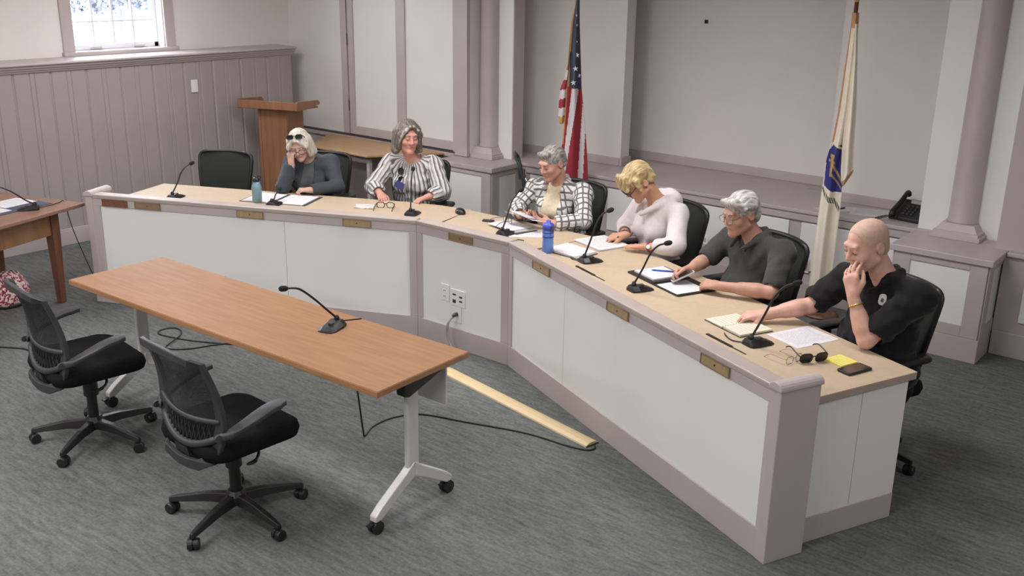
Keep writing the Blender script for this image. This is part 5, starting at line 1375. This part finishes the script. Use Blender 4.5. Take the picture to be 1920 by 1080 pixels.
def b2(E, Cn, f, H):
    E((0, 0.014, 0.040), (0.088, 0.106, 0.094), 0)
    for s in (-1, 1):
        Cn((s * 0.072, -0.005, 0.05), (s * 0.088, 0.0, -0.100), 0.030, 0.032, 0.02); Cn((s * 0.070, 0.04, 0.03), (s * 0.082, 0.045, -0.110), 0.038, 0.034, 0.02)
        Cn((s * 0.020, -0.078, 0.092), (s * 0.076, -0.052, 0.03), 0.020, 0.022, 0.015); Cn((s * 0.076, -0.052, 0.03), (s * 0.082, -0.030, -0.07), 0.020, 0.020, 0.015)
        Cn((s * 0.088, -0.005, -0.09), (s * 0.104, -0.03, -0.105), 0.020, 0.012, 0.015)
    E((0, 0.065, -0.03), (0.085, 0.058, 0.095), 0.03)
    E((0, -0.092, -0.05), (0.060, 0.060, 0.085), 0.008, 'sub'); E((0.004, -0.112, 0.030), (0.050, 0.05, 0.064), 0.008, 'sub')
hair(p2, 'hair', M['hair_grey'], b2, lambda x, y, z: 0.0013 * np.sin(50 * AZ(x, y) + 9 * z) + 0.0016 * np.sin(19 * AZ(x, y) - 14 * z), 1.0, 0.004)
M['hair_streak'] = hair_material('light_grey_streak', (150, 144, 138), (190, 185, 180))
def b2s(E, Cn, f, H):
    Cn((0.012, -0.083, 0.104), (0.050, -0.086, 0.072), 0.009, 0.011, 0.008)
    for s in (-1,):
        Cn((s * 0.012, -0.083, 0.104), (s * 0.050, -0.086, 0.072), 0.011, 0.014, 0.008); Cn((s * 0.050, -0.086, 0.072), (s * 0.074, -0.068, 0.025), 0.014, 0.012, 0.008); Cn((s * 0.074, -0.068, 0.025), (s * 0.084, -0.045, -0.045), 0.012, 0.006, 0.008)
hair(p2, 'hair_streak', M['hair_streak'], b2s, lambda x, y, z: 0.001 * np.sin(240 * x + 120 * y), 1.0, 0.004)
face_bits(p2['t'], p2['H'], 1.0, M['hair_grey'])
xs = J['wrR'][0] * 0 + (2.045 - 2.06); zs = 0.925
yy = front_y(bl, xs, 0.90)
g = bpy.data.objects.new('sunglasses', None); COL.objects.link(g); g.parent = p2['t']
glasses_parts(g, M['gl_black'], M['lens_dark'], 0.050, 0.040, 0.003, Matrix.Translation((xs - 0.02, yy - 0.012, zs - 0.02)) @ Matrix.Rotation(math.radians(90), 4, 'Y') @ Matrix.Rotation(math.radians(-25), 4, 'X'), fold=0.03, tl=0.05)
M['badge_blue'] = material('navy_badge', (44, 44, 104), 0.4, var=0.05)
yb = front_y(bl, xs - 0.015, 0.835)
bd = obj('badge', MB().box(-0.036, 0.036, -0.004, 0, -0.027, 0.027), M['badge_blue'], p2['t'], loc=(xs - 0.03, yb - 0.006, 0.832)); bd.rotation_euler = (math.radians(-12), math.radians(25), 0)
# 3: plaid overshirt over a cream tee, reading papers
p3 = person('p3', 'person in a black and white plaid overshirt reading papers', 'M', 0.42, 1.10,
    dict(neck=(0.405, 1.03, 0.985), shR=(0.205, 1.04, 0.925), shL=(0.615, 1.05, 0.945), elR=(0.160, 0.87, 0.785), wrR=(0.335, 0.690, 0.790), elL=(0.765, 0.85, 0.790), wrL=(0.630, 0.66, 0.790)),
    ((0.412, 0.945, 1.137), -10, 20, 0), skin_material('skin_3', (208, 158, 140)), 13, 'f', 1.0, 0.98,
    dict(R=dict(dir=(0.85, -0.45, 0.10), palm=(0.2, -0.2, 0.9), side=(0.2, 0.8, 0.6), curl=(0.45, 0.5, 0.4), thumb=0.8), L=dict(dir=(-0.9, -0.40, 0.15), palm=(-0.2, -0.2, 0.9), side=(-0.2, 0.8, 0.6), curl=(0.45, 0.5, 0.4), thumb=0.8)), bulk=1.0)
M['cream_tee'] = cloth_material('cream_tee', (212, 198, 170))
garment(p3, 'tee', M['cream_tee'], 0.004, (0.0, 0.0), [((0, -0.05, 0.075), (0.075, 0.085, 0.075))], 41, 0.005)
J = p3['J']
segs3 = [(p3['pel'], p3['neck'], 0.18), (J['shR'], J['elR'], 0.07), (J['elR'], J['wrR'], 0.06), (J['shL'], J['elL'], 0.07), (J['elL'], J['wrL'], 0.06)]
M['plaid'] = attr_pattern('black_white_plaid', 'plaid')
def collar3(f, p):
    n = p['neck']
    for s in (-1, 1):
        f.cone(n + np.array([s * 0.02, 0.075, 0.035]), n + np.array([s * 0.078, 0.03, 0.03]), 0.016, 0.016, 0.01); f.cone(n + np.array([s * 0.078, 0.03, 0.03]), n + np.array([s * 0.085, -0.06, -0.03]), 0.016, 0.015, 0.01)
garment(p3, 'overshirt', M['plaid'], 0.012, (1.78, 0.010), [((0, -0.045, 0.085), (0.070, 0.09, 0.085))], 42, 0.011, attr=seg_attr(segs3), extra=collar3,
        front=lambda X, Y, Z: np.maximum(np.abs(X + 0.0) - (0.070 + 0.012 * np.clip(-Z / 0.2, -0.8, 1)), Y + 0.02))
M['hair_salt'] = hair_material('short_grey_hair', (104, 100, 96), (176, 172, 166), (80, 10, 26))
def b3(E, Cn, f, H):
    E((0, 0.018, 0.044), (0.081, 0.102, 0.086), 0); E((0, 0.07, -0.01), (0.068, 0.044, 0.062), 0.02)
    Cn((-0.03, -0.068, 0.098), (0.04, -0.06, 0.102), 0.020, 0.022, 0.02)
    E((0, -0.105, -0.03), (0.085, 0.080, 0.088), 0.006, 'sub')
    for s in (-1, 1): E((s * 0.085, 0.012, -0.035), (0.03, 0.030, 0.046), 0.006, 'sub')
    E((0, -0.02, -0.125), (0.12, 0.09, 0.085), 0.006, 'sub')
hair(p3, 'hair', M['hair_salt'], b3, lambda x, y, z: 0.0013 * np.sin(230 * x + 70 * z + 2 * np.sin(40 * y)) + 0.0014 * np.sin(90 * x + 60 * z + 1.5 * np.sin(30 * y)), 0.98, 0.004)
face_bits(p3['t'], p3['H'], 0.98, M['hair_salt'])
# papers held in both hands
hp3 = thing('paper_sheet', 'white sheets held up by the person in the plaid shirt', 'paper', wp('M', 0.475, 0.575, 0.828), WING['M'][1])
for k, (dx, rz) in enumerate(((-0.02, 0.12), (0.015, -0.05))):
    o = obj('sheet', MB().box(-0.11, 0.11, -0.075, 0.075, 0, 0.0012), M['print_b'], hp3); o.location = (dx, 0, 0.003 * k); o.rotation_euler = (math.radians(-16), math.radians(4 + 5 * k), rz)

# 4: white hoodie, bent over pages
p4 = person('p4', 'person in a white hooded pullover bent over printed pages', 'R', 0.12, 1.05,
    dict(neck=(0.135, 0.985, 1.045), shR=(-0.055, 1.01, 0.965), shL=(0.315, 1.03, 0.985), elR=(-0.115, 0.93, 0.805), wrR=(0.065, 0.800, 0.800), elL=(0.495, 0.895, 0.825), wrL=(0.318, 0.800, 0.785)),
    ((0.140, 0.835, 1.165), -8, 42, 0), skin_material('skin_4', (206, 156, 128)), 14, 'f', 0.95, 0.97,
    dict(R=dict(dir=(-0.45, -0.75, -0.15), palm=(-0.3, 0.1, -1), side=(0.7, -0.5, 0.3), curl=(0.5, 0.6, 0.4), thumb=0.7), L=dict(dir=(-0.75, -0.62, -0.06), palm=(0, 0, -1), side=(-0.6, 0.7, 0), curl=(0.06, 0.14, 0.10), thumb=0.2, spread=0.10)))
M['hoodie'] = cloth_material('white_jersey', (206, 199, 199), 0.03)
def hood(f, p):
    n = p['neck']
    f.ell(n + np.array([0, 0.115, -0.02]), (0.120, 0.050, 0.075), 0.02)
    for s in (-1, 1):
        f.cone(n + np.array([s * 0.09, 0.09, 0.005]), n + np.array([s * 0.10, 0.0, -0.005]), 0.034, 0.030, 0.02); f.cone(n + np.array([s * 0.10, 0.0, -0.005]), n + np.array([s * 0.03, -0.135, -0.085]), 0.030, 0.016, 0.02)
garment(p4, 'hoodie', M['hoodie'], 0.011, (1.55, 0.016), [((0, -0.105, 0.00), (0.048, 0.09, 0.085)), ((0, 0.01, 0.095), (0.072, 0.085, 0.095))], 51, 0.007, extra=hood, wl=(0.09, 0.20))
M['hair_blonde'] = hair_material('blonde_hair', (146, 120, 80), (206, 186, 142), (80, 10, 22))
def b4(E, Cn, f, H):
    E((0, 0.014, 0.046), (0.090, 0.108, 0.092), 0); E((0, 0.075, -0.01), (0.072, 0.046, 0.062), 0.02)
    for x in (-0.05, -0.025, 0.0, 0.025, 0.05):
        Cn((x * 0.9, -0.07, 0.105), (x * 1.15 - 0.008, -0.104, 0.035), 0.022, 0.014, 0.012)
    for s in (-1, 1):
        Cn((s * 0.078, -0.03, 0.06), (s * 0.084, -0.035, -0.015), 0.022, 0.014, 0.012)
    E((0, -0.105, -0.045), (0.07, 0.075, 0.072), 0.006, 'sub')
    for s in (-1, 1): E((s * 0.088, 0.014, -0.04), (0.026, 0.028, 0.044), 0.006, 'sub')
    E((0, 0.0, -0.13), (0.12, 0.10, 0.085), 0.006, 'sub')
hair(p4, 'hair', M['hair_blonde'], b4, lambda x, y, z: 0.0020 * np.sin(170 * x - 60 * z + 2.5 * np.sin(35 * y)) + 0.0030 * np.sin(75 * x + 45 * z + 2 * np.sin(28 * y)), 0.97, 0.004)
face_bits(p4['t'], p4['H'], 0.97, M['hair_blonde'])
head_glasses(p4, M['gl_black'], M['lens_clear'], 0.97, (0, -0.114, -0.002), 0.1, rw=0.050, rh=0.034, rt=0.0026)
def wrist_band(p, s_, name, mat, frac=0.92, r=0.030, tube=0.006):
    a, b = Vector(p['J']['el' + s_]), Vector(p['J']['wr' + s_]); c = a.lerp(b, frac); d = (b - a).normalized(); u = d.orthogonal().normalized(); v = d.cross(u)
    ring = [c + (u * math.cos(q) + v * math.sin(q)) * r for q in [2 * math.pi * k / 20 for k in range(22)]]
    return obj(name, MB().tube(ring, tube, 6), mat, p['t'], smooth=True), c
M['watch_red'] = material('red_watch_band', (150, 62, 62), 0.5, var=0.05)
wb, wc = wrist_band(p4, 'L', 'watch_band', M['watch_red'], 0.90, 0.029, 0.0065)
obj('watch_face', MB().lathe([(0.002, 0), (0.014, 0.0), (0.014, 0.006), (0.011, 0.008), (0.001, 0.008)], 14, Matrix.Translation(wc + Vector((0.022, -0.022, 0.008))) @ Matrix.Rotation(math.radians(65), 4, Vector((1, 1, 0)))), M['paper'], wb)
wrist_band(p4, 'R', 'bracelet', M['lash'], 0.90, 0.028, 0.004)
pr = thing('pen', 'dark pen held over the pages by the person in the hoodie', 'pen', tuple(Vector(wp('R', 0.12, 1.05)) ), WING['R'][1])
tp = p4['tips']['R'][0]
obj('pen_barrel', MB().tube([tp + Vector((-0.01, -0.02, -0.015)), tp + Vector((-0.005, -0.01, -0.005)), tp + Vector((0.05, 0.05, 0.075))], [0.001, 0.0045, 0.0045], 8), M['black'], pr, smooth=True)
obj('pen_clip', MB().tube([tp + Vector((0.030, 0.028, 0.052)), tp + Vector((0.050, 0.046, 0.078))], 0.0015, 5), M['chrome'], pr)

# 5: dark grey polo, both hands on a phone
p5 = person('p5', 'person in a dark grey polo shirt typing on a phone', 'R', 1.02, 1.09,
    dict(neck=(1.045, 1.03, 1.015), shR=(0.820, 1.045, 0.945), shL=(1.265, 1.06, 0.975), elR=(0.800, 0.895, 0.820), wrR=(0.885, 0.705, 0.805), elL=(1.405, 0.875, 0.800), wrL=(1.190, 0.690, 0.798)),
    ((1.022, 0.940, 1.145), 2, 14, 0), skin_material('skin_5', (198, 153, 132)), 15, 'm', 1.02, 1.0,
    dict(R=dict(dir=(-0.05, -0.9, -0.10), palm=(0.7, 0, -0.6), side=(0.4, 0.1, 0.8), curl=(0.7, 0.8, 0.5), thumb=0.6), L=dict(dir=(-0.85, -0.40, -0.05), palm=(-0.2, 0.3, -0.8), side=(-0.2, 0.8, 0.5), curl=(0.6, 0.7, 0.4), thumb=0.6)), bulk=1.08, belly=0.035)
M['polo_grey'] = cloth_material('charcoal_jersey', (62, 63, 61))
def polo_collar(f, p):
    n = p['neck']
    for s in (-1, 1):
        f.cone(n + np.array([s * 0.0, 0.078, 0.022]), n + np.array([s * 0.062, 0.048, 0.020]), 0.018, 0.018, 0.02); f.cone(n + np.array([s * 0.062, 0.048, 0.020]), n + np.array([s * 0.076, -0.02, -0.005]), 0.018, 0.018, 0.02); f.cone(n + np.array([s * 0.082, -0.02, 0.0]), n + np.array([s * 0.045, -0.125, -0.055]), 0.016, 0.011, 0.01)
g5 = garment(p5, 'polo_shirt', M['polo_grey'], 0.010, (0.82, 0.016), [((0, -0.10, 0.02), (0.038, 0.09, 0.085)), ((0, 0.0, 0.10), (0.066, 0.078, 0.10))], 61, 0.009, extra=polo_collar)
M['hair_grey2'] = hair_material('silver_grey_hair', (130, 126, 122), (198, 195, 190), (80, 10, 26))
def b5(E, Cn, f, H):
    E((0, 0.020, 0.044), (0.084, 0.104, 0.088), 0); E((0, 0.075, -0.015), (0.070, 0.042, 0.066), 0.02)
    Cn((-0.05, -0.070, 0.088), (0.045, -0.072, 0.098), 0.020, 0.024, 0.02); Cn((0.045, -0.07, 0.095), (0.078, -0.03, 0.055), 0.020, 0.016, 0.02)
    E((0, -0.112, -0.022), (0.085, 0.083, 0.086), 0.006, 'sub')
    for s in (-1, 1): E((s * 0.086, 0.014, -0.034), (0.03, 0.028, 0.042), 0.006, 'sub')
    E((0, -0.02, -0.130), (0.12, 0.09, 0.085), 0.006, 'sub')
hair(p5, 'hair', M['hair_grey2'], b5, lambda x, y, z: 0.0014 * np.sin(210 * x - 50 * z + 2 * np.sin(36 * y)) + 0.0016 * np.sin(85 * x + 70 * z + 1.5 * np.sin(30 * y)), 1.0, 0.004)
face_bits(p5['t'], p5['H'], 1.0, M['hair_grey2'])
head_glasses(p5, M['gl_wire'], M['lens_clear'], 1.0, (0, -0.112, 0.004), 0.0, rw=0.046, rh=0.034, rt=0.0016)
yb = front_y(g5, 0.04, 0.945)
lm = obj('lapel_pin', MB().lathe([(0.003, 0), (0.013, 0.0), (0.012, 0.007), (0.002, 0.009)], 12, Matrix.Translation((0.04, yb - 0.002, 0.945)) @ Matrix.Rotation(math.radians(80), 4, 'X')), M['black'], p5['t'])
obj('pin_dot', MB().lathe([(0.001, 0.008), (0.006, 0.0085), (0.005, 0.011), (0.001, 0.011)], 10, Matrix.Translation((0.04, yb - 0.002, 0.945)) @ Matrix.Rotation(math.radians(80), 4, 'X')), M['paper'], lm)
hp = thing('phone', 'pale phone held in both hands above the portfolio', 'phone', wp('R', 0.945, 0.625, 0.792), WING['R'][1] + math.radians(-25), 'phones on the dais')
o = obj('case', MB().prism(rrect(0.07, 0.14, 0.012, 4), -0.004, 0.005), M['booklet'], hp, bevel=0.002); o.rotation_euler = (math.radians(25), math.radians(-10), 0)
o = obj('screen', MB().prism(rrect(0.062, 0.128, 0.009, 4), 0.005, 0.0055), M['screen'], hp); o.rotation_euler = (math.radians(25), math.radians(-10), 0)

# 6: black polo, left hand at the nose, right arm stretched to the notebook
p6 = person('p6', 'person in a black polo touching the nose, right arm on a notebook', 'R', 1.99, 1.10,
    dict(neck=(2.010, 1.03, 1.055), shR=(1.785, 1.035, 0.985), shL=(2.215, 1.06, 1.005), elR=(1.735, 0.845, 0.835), wrR=(1.640, 0.635, 0.785), elL=(2.145, 0.815, 0.792), wrL=(2.045, 0.800, 0.985)),
    ((1.972, 0.930, 1.205), -8, 20, 0), skin_material('skin_6', (226, 178, 160)), 16, 'm', 1.10, 1.06,
    dict(R=dict(dir=(-0.35, -0.92, -0.02), palm=(-0.1, 0, -1), side=(0.9, -0.3, 0.2), each=[(0.2, 0.7, 0.4), (0.35, 0.6, 0.4), (0.5, 0.6, 0.4), (0.6, 0.6, 0.4)], thumb=0.9, spread=0.08), L=dict(dir=(-0.30, -0.02, 1.0), palm=(-0.25, 0.95, 0.1), side=(1, 0.2, 0), curl=(0.35, 0.55, 0.35), thumb=0.7)), bulk=1.20, belly=0.04)
M['polo_black'] = cloth_material('black_jersey', (26, 26, 27))
g6 = garment(p6, 'polo_shirt', M['polo_black'], 0.012, (0.76, 0.022), [((0, -0.10, 0.02), (0.036, 0.09, 0.085)), ((0, 0.0, 0.10), (0.068, 0.080, 0.10))], 71, 0.012, extra=polo_collar)
M['hair_buzz'] = material('cropped_fair_hair', (204, 168, 149), 0.65, rgb2=(190, 160, 142), vscale=60, bump=0.3, bscale=400)
def b6(E, Cn, f, H):
    E((0, 0.0125, 0.0345), (0.0764, 0.0974, 0.0854), 0); E((0, 0.05, -0.02), (0.062, 0.05, 0.06), 0.02)
    E((0, -0.105, 0.0), (0.10, 0.070, 0.105), 0.006, 'sub')
    for s in (-1, 1): E((s * 0.086, 0.014, -0.030), (0.03, 0.034, 0.046), 0.006, 'sub')
    E((0, -0.02, -0.130), (0.12, 0.10, 0.085), 0.006, 'sub')
hair(p6, 'hair', M['hair_buzz'], b6, None, 1.06)
M['brow_tan'] = material('tan_brow', (176, 132, 112), 0.6, var=0.05)
face_bits(p6['t'], p6['H'], 1.06, M['brow_tan'])
M['gold'] = material('gold_links', (206, 168, 96), 0.25, metal=0.9, var=0.1)
wrist_band(p6, 'L', 'gold_bracelet', M['gold'], 0.80, 0.034, 0.0045)
bx_, bz_ = 2.10 - 1.99, 0.965
yb = front_y(g6, bx_, bz_)
bd = obj('badge', MB().prism(rrect(0.036, 0.056, 0.017, 5), -0.002, 0.002), M['paper'], p6['t'], loc=(bx_, yb - 0.006, bz_)); bd.rotation_euler = (math.radians(72), 0, math.radians(25))
obj('badge_mark', MB().prism(rrect(0.014, 0.020, 0.006, 4, 0, -0.004), -0.0035, -0.001).prism(rrect(0.014, 0.020, 0.006, 4, 0, -0.004), 0.001, 0.0035), M['dark'], bd)
# ================================================================== flags on floor poles
M['flag_red'] = material('flag_red', (150, 40, 54), 0.7, var=0.05, vscale=30)
M['flag_white'] = material('flag_white', (214, 208, 210), 0.7, var=0.03, vscale=30)
M['flag_navy'] = material('flag_navy', (58, 62, 84), 0.7, var=0.05, vscale=30)
M['flag_gold'] = material('gold_fringe', (196, 158, 92), 0.6, var=0.2, vscale=120)
M['flag_cream'] = material('cream_silk', (238, 230, 212), 0.6, var=0.03, vscale=20)
M['flag_orange'] = material('orange_hem', (200, 154, 116), 0.65, var=0.08, vscale=60)
M['flag_blue'] = material('shield_blue', (52, 52, 128), 0.6, var=0.06, vscale=40)
M['flag_gold2'] = material('shield_gold', (172, 146, 92), 0.6, var=0.15, vscale=60)
M['flag_dark'] = material('ribbon_dark', (52, 48, 54), 0.7, var=0.1)
M['pole_wood'] = material('dark_pole_wood', (92, 62, 46), 0.4, rgb2=(112, 78, 56), vscale=3, stretch=(10, 10, 1))
def lerp_tab(tab, z):
    """tab: list of (x, z) with falling z"""
    for (x0, z0), (x1, z1) in zip(tab, tab[1:]):
        if z <= z0 and z >= z1: return x0 + (x1 - x0) * (z0 - z) / (z0 - z1)
    return tab[0][0] if z > tab[0][1] else tab[-1][0]
def drape(Ltab, Rtab, ztop, zbot, nz, nx, fold, nf, classify, mats, parent, name, yoff=0.0, wave=None):
    mb = MB(); rows = []
    for j in range(nz + 1):
        z = ztop + (zbot - ztop) * j / nz
        xl = lerp_tab(Ltab, z); xr = lerp_tab(Rtab, z); w_ = xr - xl
        row = []
        for i in range(nx + 1):
            q = i / nx
            dep = fold * min(1, w_ / 0.12) * math.sin(nf * 2 * math.pi * q + 1.3 * math.sin(2.1 * z)) + 0.02 * math.cos(math.pi * (q - 0.5) * 2) * -1
            row.append((xl + w_ * q, yoff + dep, z))
        rows.append(row)
    for j in range(nz):
        for i in range(nx):
            z = (rows[j][i][2] + rows[j + 1][i][2]) / 2; x = (rows[j][i][0] + rows[j + 1][i + 1][0]) / 2
            o = len(mb.v)
            mb.add([rows[j][i], rows[j][i + 1], rows[j + 1][i + 1], rows[j + 1][i]], [(0, 1, 2, 3)], None, classify(x, z, (i + 0.5) / nx))
    o = obj(name, mb, mats, parent, smooth=True)
    bm = bmesh.new(); bm.from_mesh(o.data); bmesh.ops.remove_doubles(bm, verts=bm.verts, dist=1e-5); bmesh.ops.recalc_face_normals(bm, faces=bm.faces); bm.to_mesh(o.data); bm.free()
    o.data.polygons.foreach_set('use_smooth', [True] * len(o.data.polygons))
    so = o.modifiers.new('thick', 'SOLIDIFY'); so.thickness = 0.004
    return o
def flag_pole(t, h):
    obj('pole', MB().lathe([(0.014, 0.05), (0.014, h)], 12), M['pole_wood'], t, smooth=True)
    obj('stand', MB().lathe([(0.13, 0), (0.13, 0.012), (0.09, 0.03), (0.04, 0.05), (0.025, 0.11), (0.017, 0.112)], 24), M['pole_wood'], t, smooth=True)
    obj('finial', MB().lathe([(0.012, h), (0.018, h + 0.01), (0.010, h + 0.03), (0.026, h + 0.06), (0.018, h + 0.11), (0.002, h + 0.16)], 12), M['flag_gold'], t, smooth=True)
fa_ = math.atan2(0.582, 0.813)
us = thing('flag', 'star-spangled red, white and blue flag on a floor pole', 'flag', (-4.98, 6.95, 0), fa_, 'flags on floor poles')
flag_pole(us, 2.30)
Lt = [(-0.012, 2.26), (-0.015, 2.163), (-0.037, 2.026), (-0.049, 1.854), (-0.057, 1.679), (-0.059, 1.48), (-0.073, 1.187), (-0.085, 1.003), (-0.099, 0.864), (-0.102, 0.62)]
Rt = [(0.022, 2.26), (0.024, 2.163), (0.029, 2.027), (0.040, 1.855), (0.051, 1.681), (0.062, 1.483), (0.100, 1.191), (0.121, 1.009), (0.135, 0.87), (0.155, 0.62)]
def us_class(x, z, q):
    if z > 1.485 - 0.2 * (x + 0.0): return 0 if q > 0.16 else 3
    if q < 0.05 and z > 1.0: return 3
    b1 = -0.018 + (z - 1.467) * 0.092; b2 = 0.040 + (z - 1.469) * 0.129; b3 = 0.077 + (z - 1.326) * 0.033; b4 = 0.108 + (z - 1.10) * 0.013
    if x < b1: return 1
    if x < b2: return 2 if x > b1 else 1
    if x < b3: return 1
    if x < b4: return 2
    return 1
drape(Lt, Rt, 2.26, 0.62, 150, 40, 0.018, 1.4, us_class, [M['flag_navy'], M['flag_red'], M['flag_white'], M['flag_gold']], us, 'cloth', -0.045)
Lf = [(-0.040, 1.78), (-0.076, 1.59), (-0.117, 1.465), (-0.127, 1.254), (-0.115, 1.18)]
Rf = [(-0.035, 1.78), (-0.045, 1.59), (-0.050, 1.465), (-0.060, 1.254), (-0.080, 1.18)]
def flap_class(x, z, q):
    if z < 1.235: return 3
    if z > 1.68: return 0
    return 1 if int((z - 0.35 * x) / 0.075) % 2 == 0 else 2
drape(Lf, Rf, 1.78, 1.18, 60, 10, 0.008, 1.0, flap_class, [M['flag_navy'], M['flag_red'], M['flag_white'], M['flag_gold']], us, 'cloth_flap', -0.02)
def star(mb, c, r, rot=0.0, sx=1.0):
    pts = []
    for k in range(10):
        a_ = rot + math.pi / 2 + math.pi * k / 5; rr = r if k % 2 == 0 else r * 0.40
        pts.append((c[0] + rr * math.cos(a_) * sx, c[1] + rr * math.sin(a_)))
    n = len(pts)
    mb.add([(x, 0, z) for x, z in pts] + [(x, 0.003, z) for x, z in pts], [tuple(range(n)), tuple(range(2 * n - 1, n - 1, -1))] + [(i, (i + 1) % n, n + (i + 1) % n, n + i) for i in range(n)])
cl = us.children[-2]
for (x, z, r, sx) in ((0.001, 2.078, 0.014, 0.6), (0.008, 2.001, 0.012, 0.5), (0.013, 1.868, 0.012, 0.4), (0.017, 1.759, 0.024, 0.95), (0.007, 1.650, 0.025, 1.0), (0.041, 1.588, 0.022, 0.7), (-0.007, 1.534, 0.026, 1.0)):
    mb = MB(); star(mb, (x, z), r, 0.12, sx)
    o = obj('star', mb, M['paper'], us)
    xl = lerp_tab(Lt, z); xr = lerp_tab(Rt, z); q = (x - xl) / (xr - xl)
    o.location = (0, -0.045 + 0.018 * min(1, (xr - xl) / 0.12) * math.sin(1.4 * 2 * math.pi * q + 1.3 * math.sin(2.1 * z)) - 0.02 * math.cos(math.pi * (q - 0.5) * 2) - 0.010, 0)

fm = math.atan2(0.357, 0.934)
ma = thing('flag', 'cream white flag with blue shield on a floor pole', 'flag', (-2.66, 6.95, 0), fm, 'flags on floor poles')
flag_pole(ma, 2.26)
for o in ma.children:
    o.location = (0.02, 0, 0)
Lm = [(-0.002, 2.19), (0.001, 2.16), (-0.003, 1.953), (-0.010, 1.735), (-0.017, 1.512), (-0.032, 1.322), (-0.059, 1.167), (-0.068, 0.971), (-0.075, 0.692), (-0.079, 0.365), (-0.082, 0.12)]
Rm_ = [(0.040, 2.19), (0.043, 2.16), (0.052, 1.90), (0.062, 1.556), (0.060, 1.294), (0.056, 1.10), (0.069, 1.002), (0.073, 0.865), (0.073, 0.706), (0.070, 0.463), (0.069, 0.12)]
def ma_class(x, z, q):
    if z > 2.09 - 0.0: return 1
    if q < 0.12 and z > 1.30: return 1
    # shield with figure, and ribbon below
    if 0.945 - 0.25 * x * 0 < z < 1.285 + 0.0:
        top = 1.285 - 0.9 * abs(x + 0.022)
        bot = 0.985 - 0.55 * (x + 0.06)
        xl = -0.059 + max(0, z - 1.22) * 0.55; xr = 0.066 - max(0, z - 1.0) * 0.12
        if xl < x < xr and bot < z < top:
            fig = (abs(x + 0.022) < 0.008 and 1.06 < z < 1.19) or (abs(z - 1.165 + 0.3 * (x + 0.02)) < 0.010 and -0.045 < x < 0.0) or (abs(x + 0.022) < 0.014 and 1.19 < z < 1.215) or (abs(z - (1.145 - 1.6 * (x + 0.015))) < 0.014 and -0.015 < x < 0.06) or (abs(z - (1.075 - 1.3 * (x + 0.015))) < 0.010 and -0.015 < x < 0.06)
            return 3 if fig else 2
        if top <= z < 1.33 and -0.01 < x < 0.045 and math.sin(z * 190 + x * 120) > 0.2: return 4
    rib = 0.945 - 0.95 * (x + 0.06)
    if -0.066 < x < 0.066 and rib - 0.020 + 0.012 * math.sin(60 * x) < z < rib + 0.020 + 0.012 * math.sin(60 * x):
        return 4 if math.sin(x * 420 + z * 160) > -0.35 else 0
    return 0
mm = [M['flag_cream'], M['flag_orange'], M['flag_blue'], M['flag_gold2'], M['flag_dark']]
drape(Lm, Rm_, 2.19, 0.12, 330, 60, 0.020, 1.6, ma_class, mm, ma, 'cloth', -0.04)
Lo = [(0.020, 2.12), (0.035, 1.90), (0.030, 1.556), (0.035, 1.294), (0.045, 1.10), (0.060, 1.005)]
Ro = [(0.043, 2.12), (0.064, 1.92), (0.099, 1.556), (0.115, 1.294), (0.130, 1.10), (0.080, 1.005)]
def over_class(x, z, q):
    return 1 if z < 1.03 + 1.35 * max(0, x - 0.06) else 0
drape(Lo, Ro, 2.12, 1.005, 120, 22, 0.012, 1.2, over_class, mm, ma, 'cloth_overlap', -0.070)
